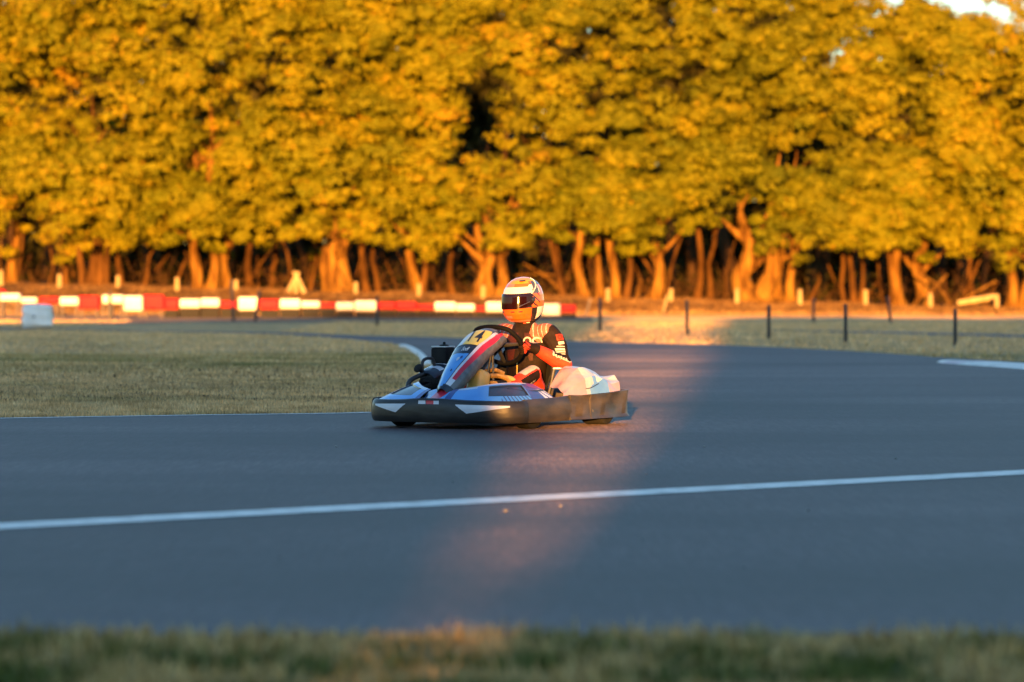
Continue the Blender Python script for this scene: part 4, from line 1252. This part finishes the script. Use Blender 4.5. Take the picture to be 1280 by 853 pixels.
for sg in (1, -1):
    a0 = R(-12) if sg > 0 else R(180 + 14)
    P0 = rim_pt(a0)
    rd = (P0 - WC).normalized()
    tg = WN.cross(rd).normalized()
    if tg.z < 0: tg = -tg
    if sg > 0:
        sh, el = Vector((-.43, .20, .708)), Vector((-.38, .375, .475))
    else:
        sh, el = Vector((-.41, -.20, .708)), Vector((-.30, -.36, .49))
    palm = P0 + WN * .040 + rd * .012
    wr = palm + (el - palm).normalized() * .085 + WN * .012
    chain('uarm%d' % sg, [sh - Vector((.0, .06 * sg, -.0)), sh, sh.lerp(el, .35) + Vector((-.015, .018 * sg, 0)), sh.lerp(el, .75), el], [.082, .086, .076, .064, .058])
    chain('farm%d' % sg, [el, el.lerp(wr, .3) + Vector((0, .008 * sg, -.008)), el.lerp(wr, .7), wr], [.060, .062, .050, .037])
    chain('hand%d' % sg, [wr, palm - tg * .002, palm + rd * .018 - WN * .012], [.034, .038, .034], 12, 3)
    for k in range(4):          # fingers folded round the grip, unequal
        s_ = (-.033 + .022 * k)
        ln_ = [.86, .98, 1.0, .92][k]
        pts = []
        for ps in (25, 75, 125, 175, 215 * ln_ + 5):
            q = R(ps)
            pts.append(P0 + tg * s_ + (WN * math.cos(q) + rd * math.sin(q)) * (.0275 if ps > 30 else .036))
        chain('finger%d_%d' % (k, sg), pts, [.0105, .0105, .0098, .009, .0078], 8, 3)
    th = [palm + tg * .012 - rd * .02, P0 + tg * .030 + WN * .030 - rd * .016, P0 + tg * .052 + WN * .014 - rd * .024, P0 + tg * .066 - WN * .004 - rd * .022]
    chain('thumb%d' % sg, th, [.015, .013, .011, .009], 8, 3)
    # legs
    hip = Vector((-.34, .10 * sg, .165)); knee = Vector((-.10, .245 * sg, .405 if sg > 0 else .41)); ank = Vector((.50, .17 * sg, .155)); toe = Vector((.64, .165 * sg, .215))
    chain('thigh%d' % sg, [hip, hip.lerp(knee, .35) + Vector((0, .02 * sg, .012)), hip.lerp(knee, .75), knee], [.098, .096, .080, .068])
    chain('shin%d' % sg, [knee, knee.lerp(ank, .25) + Vector((0, .01 * sg, .012)), knee.lerp(ank, .7), ank], [.068, .068, .054, .043])
    chain('foot%d' % sg, [ank - Vector((.02, 0, .03)), ank.lerp(toe, .5), toe], [.042, .042, .034], 10, 3)
tmp = G.build('tmp', M_SUIT)
md = tmp.modifiers.new('r', 'REMESH'); md.mode = 'VOXEL'; md.voxel_size = .0048
ms = tmp.modifiers.new('s', 'SMOOTH'); ms.factor = .5; ms.iterations = 4
dg = bpy.context.evaluated_depsgraph_get()
bm_me = bpy.data.meshes.new_from_object(tmp.evaluated_get(dg)); bm_me.name = 'body'
bpy.data.objects.remove(tmp)
bm_me.materials.clear()
for m_ in (M_SUIT, M_SUITRED, M_SUITWHITE, M_SUITPINK, M_SUITMAROON, M_SKIN, M_RUBBER): bm_me.materials.append(m_)
nP = len(bm_me.polygons)
cen = np.empty(nP * 3, np.float32); bm_me.polygons.foreach_get('center', cen); cen = cen.reshape(-1, 3)
names = list(CH)
best = np.full(nP, 1e9); who = np.zeros(nP, int); par = np.zeros(nP); axp = np.zeros((nP, 3))
for ni, nm in enumerate(names):
    pts, rad = CH[nm]
    K = len(pts) - 1
    for i in range(K):
        a = np.array(pts[i]); b = np.array(pts[i + 1]); ab_ = b - a
        t = np.clip(((cen - a) @ ab_) / (ab_ @ ab_ + 1e-12), 0, 1)
        q = a + t[:, None] * ab_
        dd = np.linalg.norm(cen - q, axis=1) - (rad[i] * (1 - t) + rad[min(i + 1, len(rad) - 1)] * t)
        k = dd < best
        best[k] = dd[k]; who[k] = ni; par[k] = (i + t[k]) / K; axp[k] = q[k]
mi = np.zeros(nP, np.int32)
isn = lambda s_: np.array([nm.startswith(s_) for nm in names])[who]
rel = cen - axp
F_, L_, U_ = cen[:, 0], cen[:, 1], cen[:, 2]
tr = isn('trunk')
# chest: dark red panel, white flashes below the shoulder yoke
mi[tr & (F_ > -.36) & (np.abs(L_) < .115) & (U_ > .50) & (U_ < .72) & (np.abs(L_ - .02) > .045 - .2 * (U_ - .62))] = 4
mi[tr & (U_ > .795)] = 0
yoke = (U_ > .64 + 1.1 * np.abs(np.abs(L_) - .155)) & (np.abs(L_) > .085) & (np.abs(L_) < .235) & (U_ < .80) & (tr | isn('uarm'))
st = np.abs(L_) + .35 * (U_ - .7)
mi[yoke] = 3
mi[yoke & (((st * 26) % 1) < .14)] = 2
ua = isn('uarm')
mi[ua & (par > .92) & (rel[:, 2] < -.005)] = 1
fa = isn('farm')
under = rel[:, 2] + .25 * rel[:, 0]
mi[fa & (par < .88)] = 1
mi[fa & (par < .50) & (under > .024)] = 0
mi[fa & (par < .50) & (under > .018) & (under <= .024)] = 2
mi[fa & (par >= .50) & (par < .535) & (under > .018)] = 2
mi[fa & (par >= .88)] = 0
hd = isn('hand') | isn('finger') | isn('thumb')
mi[hd] = 0
mi[isn('finger') & (par > .22) & (par < .50)] = 1
mi[isn('hand') & (par > .4) & (((rel[:, 1] * 60 + rel[:, 2] * 45) % 1) < .4)] = 1
sh_ = isn('shin'); tg_ = isn('thigh')
side = np.sign(L_)
mi[sh_ & (rel[:, 2] > .034) & (par < .9)] = 1
mi[sh_ & (rel[:, 2] > .044) & (par < .34)] = 2
mi[sh_ & (par > .42) & (par < .9) & (rel[:, 2] > .004)] = 1
mi[(tg_) & (par > .80) & (side * rel[:, 1] > -.02)] = 1
mi[(tg_) & (par > .86) & (rel[:, 2] > .035)] = 2
mi[tg_ & (par > .45) & (par <= .80) & (side * rel[:, 1] > .035)] = 1
mi[isn('foot')] = 6
mi[(U_ > .87) & tr] = 0
mi[np.linalg.norm((cen - np.array([-.385, 0, .985])) / np.array([.10, .085, .125]), axis=1) < 1.0] = 5
bm_me.polygons.foreach_set('material_index', mi)
bm_me.polygons.foreach_set('use_smooth', [True] * nP)
body = link('body', bm_me, person)
bb = bmesh.new(); bb.from_mesh(bm_me); BVH = BVHTree.FromBMesh(bb); bb.free()

def decal(name, verts, faces, origin, ux, uy, material, parent=body, off=.0025):
    """lay a flat print onto the suit: each point is dropped along the outward direction until it meets the cloth"""
    ux, uy = Vector(ux).normalized(), Vector(uy).normalized()
    d = ux.cross(uy).normalized()
    o = Vector(origin); out = []
    for x, y in verts:
        p = o + ux * x + uy * y
        hit, nrm, _, _ = BVH.ray_cast(p + d * .25, -d, .6)
        out.append((hit + nrm * off) if hit is not None else p)
    g = Geo(); g.add(out, faces)
    return g.build(name, material, parent, smooth=True)
def rect(w, h, nx=6, ny=3):
    v = [((i / nx - .5) * w, (j / ny - .5) * h) for j in range(ny + 1) for i in range(nx + 1)]
    return v, [(j * (nx + 1) + i, j * (nx + 1) + i + 1, (j + 1) * (nx + 1) + i + 1, (j + 1) * (nx + 1) + i) for j in range(ny) for i in range(nx)]
# view-side directions in kart space: towards the photographer and to the right of the picture
RIGHT = Vector((-.5, .866, 0)); TOCAM = Vector((.866, .5, 0)); UP = Vector((0, 0, 1))
# chest lettering
tv, tf = text_geo('OCI', .085, 0, .002)
decal('lettering', tv, tf, (-.30, .118, .655), Vector((-.15, .99, 0)), Vector((-.05, 0, 1)), M_SUITWHITE)
# collar tab
decal('collar_tab', *rect(.018, .018), (-.33, .035, .80), Vector((-.3, .95, 0)), UP, M_SUITRED)
decal('collar_tab', *rect(.026, .016), (-.33, .062, .805), Vector((-.3, .95, .1)), UP, M_SUITWHITE)
# zip pull and strap on the belly
decal('zip', *rect(.010, .13), (-.28, -.01, .42), Vector((0, 1, 0)), UP, M_TANK)
# sleeve badges and sponsor lines, on the outside of the upper arm
ax_u = Vector((.05, .17, -.26)).normalized()
O = Vector((-.42, .31, .66))
SX = Vector((-.55, .80, .22)).normalized(); SY = (Vector((-.12, -.20, .97)) - SX * Vector((-.12, -.20, .97)).dot(SX)).normalized()
decal('badge', *rect(.052, .052), O + SY * .022 + SX * .000, SX, SY, M_SUITRED)
cv = []; cf = []
for k in range(16):
    a = 2 * math.pi * k / 16
    cv += [(math.cos(a) * .018, math.sin(a) * .018), (math.cos(a) * .012, math.sin(a) * .012)]
    cf.append((2 * k, (2 * k + 2) % 32, (2 * k + 3) % 32, 2 * k + 1))
decal('badge_ring', cv, cf, O + SY * .022, SX, SY, M_SUITMAROON, off=.0045)
decal('badge', *rect(.046, .026), O - SY * .028, SX, SY, M_SUITWHITE)
for k, (w, h, sx, sy) in enumerate(((.062, .008, -.012, -.056), (.075, .020, -.022, -.079), (.080, .010, -.026, -.100), (.078, .008, -.030, -.118))):
    decal('sponsor_line', *rect(w, h, 8, 2), O + SX * sx + SY * sy, (SX + SY * -.22), SY, M_SUITWHITE)
for k in range(6):
    decal('sponsor_line', *rect(.013, .011 + .008 * (k % 2)), O + SX * (-.092 + k * .019) + SY * (-.128 - k * .009), SX, SY, M_SUITWHITE)
# leg lettering
tv, tf = text_geo('ncy', .062, 0.15, .001)
decal('lettering', tv, tf, (.00, .31, .335), Vector((-.93, .1, .36)), Vector((.30, .35, .88)), M_SUITWHITE)

# ---- helmet
HC = Vector((-.385, -.005, .985)); HS = 1.06
HROT = Matrix.Rotation(R(-13), 3, 'Z') @ Matrix.Rotation(R(5), 3, 'Y')
SEC = [(.166, .005, -.02, .012), (.160, .045, -.055, .045), (.145, .083, -.09, .073), (.118, .117, -.123, .098), (.08, .146, -.150, .117), (.035, .163, -.165, .127), (-.015, .170, -.168, .130), (-.06, .173, -.163, .130), (-.10, .169, -.150, .125), (-.135, .148, -.13, .110), (-.158, .118, -.112, .092), (-.168, .088, -.09, .074)]
zs = [s_[0] for s_ in SEC][::-1]
def hsec(z, j): return float(np.interp(z, zs, [s_[j] for s_ in SEC][::-1]))
def hpt(az, z, off=0.0):
    xf, xb, b = hsec(z, 1), hsec(z, 2), hsec(z, 3)
    c, s_ = math.cos(az), math.sin(az)
    cx = (xf + xb) / 2; a = (xf - xb) / 2
    e = .86
    x = cx + a * math.copysign(abs(c) ** e, c); y = b * math.copysign(abs(s_) ** e, s_)
    nr = Vector((c / max(a, .01), s_ / max(b, .01), (z - (-.02)) * 32)).normalized()
    return HC + HROT @ ((Vector((x, y, z)) + nr * off) * HS)
def zmap(v):
    # finer spacing near the crown
    return .166 - .334 * (v ** 1.35 * .6 + v * .4)
def hm(u, v):
    az = (u * 2 - 1) * math.pi
    z = zmap(v); s_ = abs(az) / math.pi
    deg = math.degrees(az)
    ad = abs(deg)
    if z < -.058:     # chin and lower rear
        if ad < 78:
            return 1 if z > -.150 else 2
        if ad < 94: return 5
        if ad < 138: return 0 if z > -.15 + (ad - 94) * .0012 else 5
        return 5
    if z > .135: # crown
        if ad > 118: return 4
        return 3
    if ad > 104:
        if z > .105 and ad < 150: return 4
        if ad < 108 and z > .05: return 0
        if z < .0 and ad < 140: return 1
        return 2 if z > .03 else 1
    if ad > 78:       # side behind visor
        if z > .08: return 4 if ad > 88 else (1 if z > .112 else 0)
        if z > .045: return 0 if ad < 84 else 4
        k = math.sin(deg * .35 + z * 120)
        return 5 if k > .55 else 1
    if z > .100:
        if ad < 70 + (z - .1) * 500: return 3 if z > .122 else (2 if deg < 14 else 1)
        return 0
    if z > .052: return 0
    return 5
hel = empty('helmet'); hel.parent = person
g = Geo(); g.grid(lambda u, v: hpt((u * 2 - 1) * math.pi, zmap(v)), 280, 190, hm, flip=True)
g.add([hpt((k / 24 * 2 - 1) * math.pi, -.168) for k in range(24)], [tuple(range(24))], 5)
g.add([hpt((k / 24 * 2 - 1) * math.pi, .166) for k in range(24)], [tuple(range(24))], 3)
hshell = g.build('helmet_shell', [M_HWHITE, M_HORANGE, M_HPINK, M_HYELLOW, M_HNAVY, M_HBLACK], hel, smooth='all')
def vis(u, v):
    az = (u * 2 - 1) * R(80)
    k = abs(az) / R(80)
    z0 = -.060 + .028 * k ** 3; z1 = .050 - .012 * k ** 3
    return hpt(az, z0 + (z1 - z0) * v, .007)
g = Geo(); g.grid(vis, 48, 14)
visor = g.build('visor', M_VISOR, hel, smooth='all')
for sg in (1, -1):
    g = Geo(); p = hpt(R(82) * sg, .0, .004); nn = (hpt(R(82) * sg, .0, .02) - p).normalized()
    g.lathe([(0, .008), (.016, .007), (.022, .0), (.022, -.006)], tuple(p), tuple(nn), 16); g.build('visor_pivot', M_HBLACK, hel)
g = Geo(); g.tube([hpt(R(a), -.048 + (abs(a) - 30) * .0009, .0095) for a in range(34, 74, 4)], .0022, 6); g.build('visor_trim', M_STEEL, visor)
for a in (-22, 16, 42):
    g = Geo(); q = [hpt(R(a + d_), -.080, .0035) for d_ in (-6, 0, 6)]; g.tube(q, .0045, 6); g.build('chin_vent', M_HBLACK, hshell)
g = Geo(); g.grid(lambda u, v: hpt(R(-14 + 24 * u), -.128 + .02 * v, .003), 8, 3); g.build('chin_badge', M_HPINK, hshell)
g = Geo(); g.box(tuple(hpt(R(48), .142, .004)), (.05, .025, .012), HROT, .004); g.build('top_vent', M_HBLACK, hshell)
g = Geo(); g.tube([hpt(R(a), z, .002) for a, z in ((84, .055), (94, .085), (104, .115), (112, .14), (118, .155))], .0045, 6); g.build('stripe', M_HWHITE, hshell)
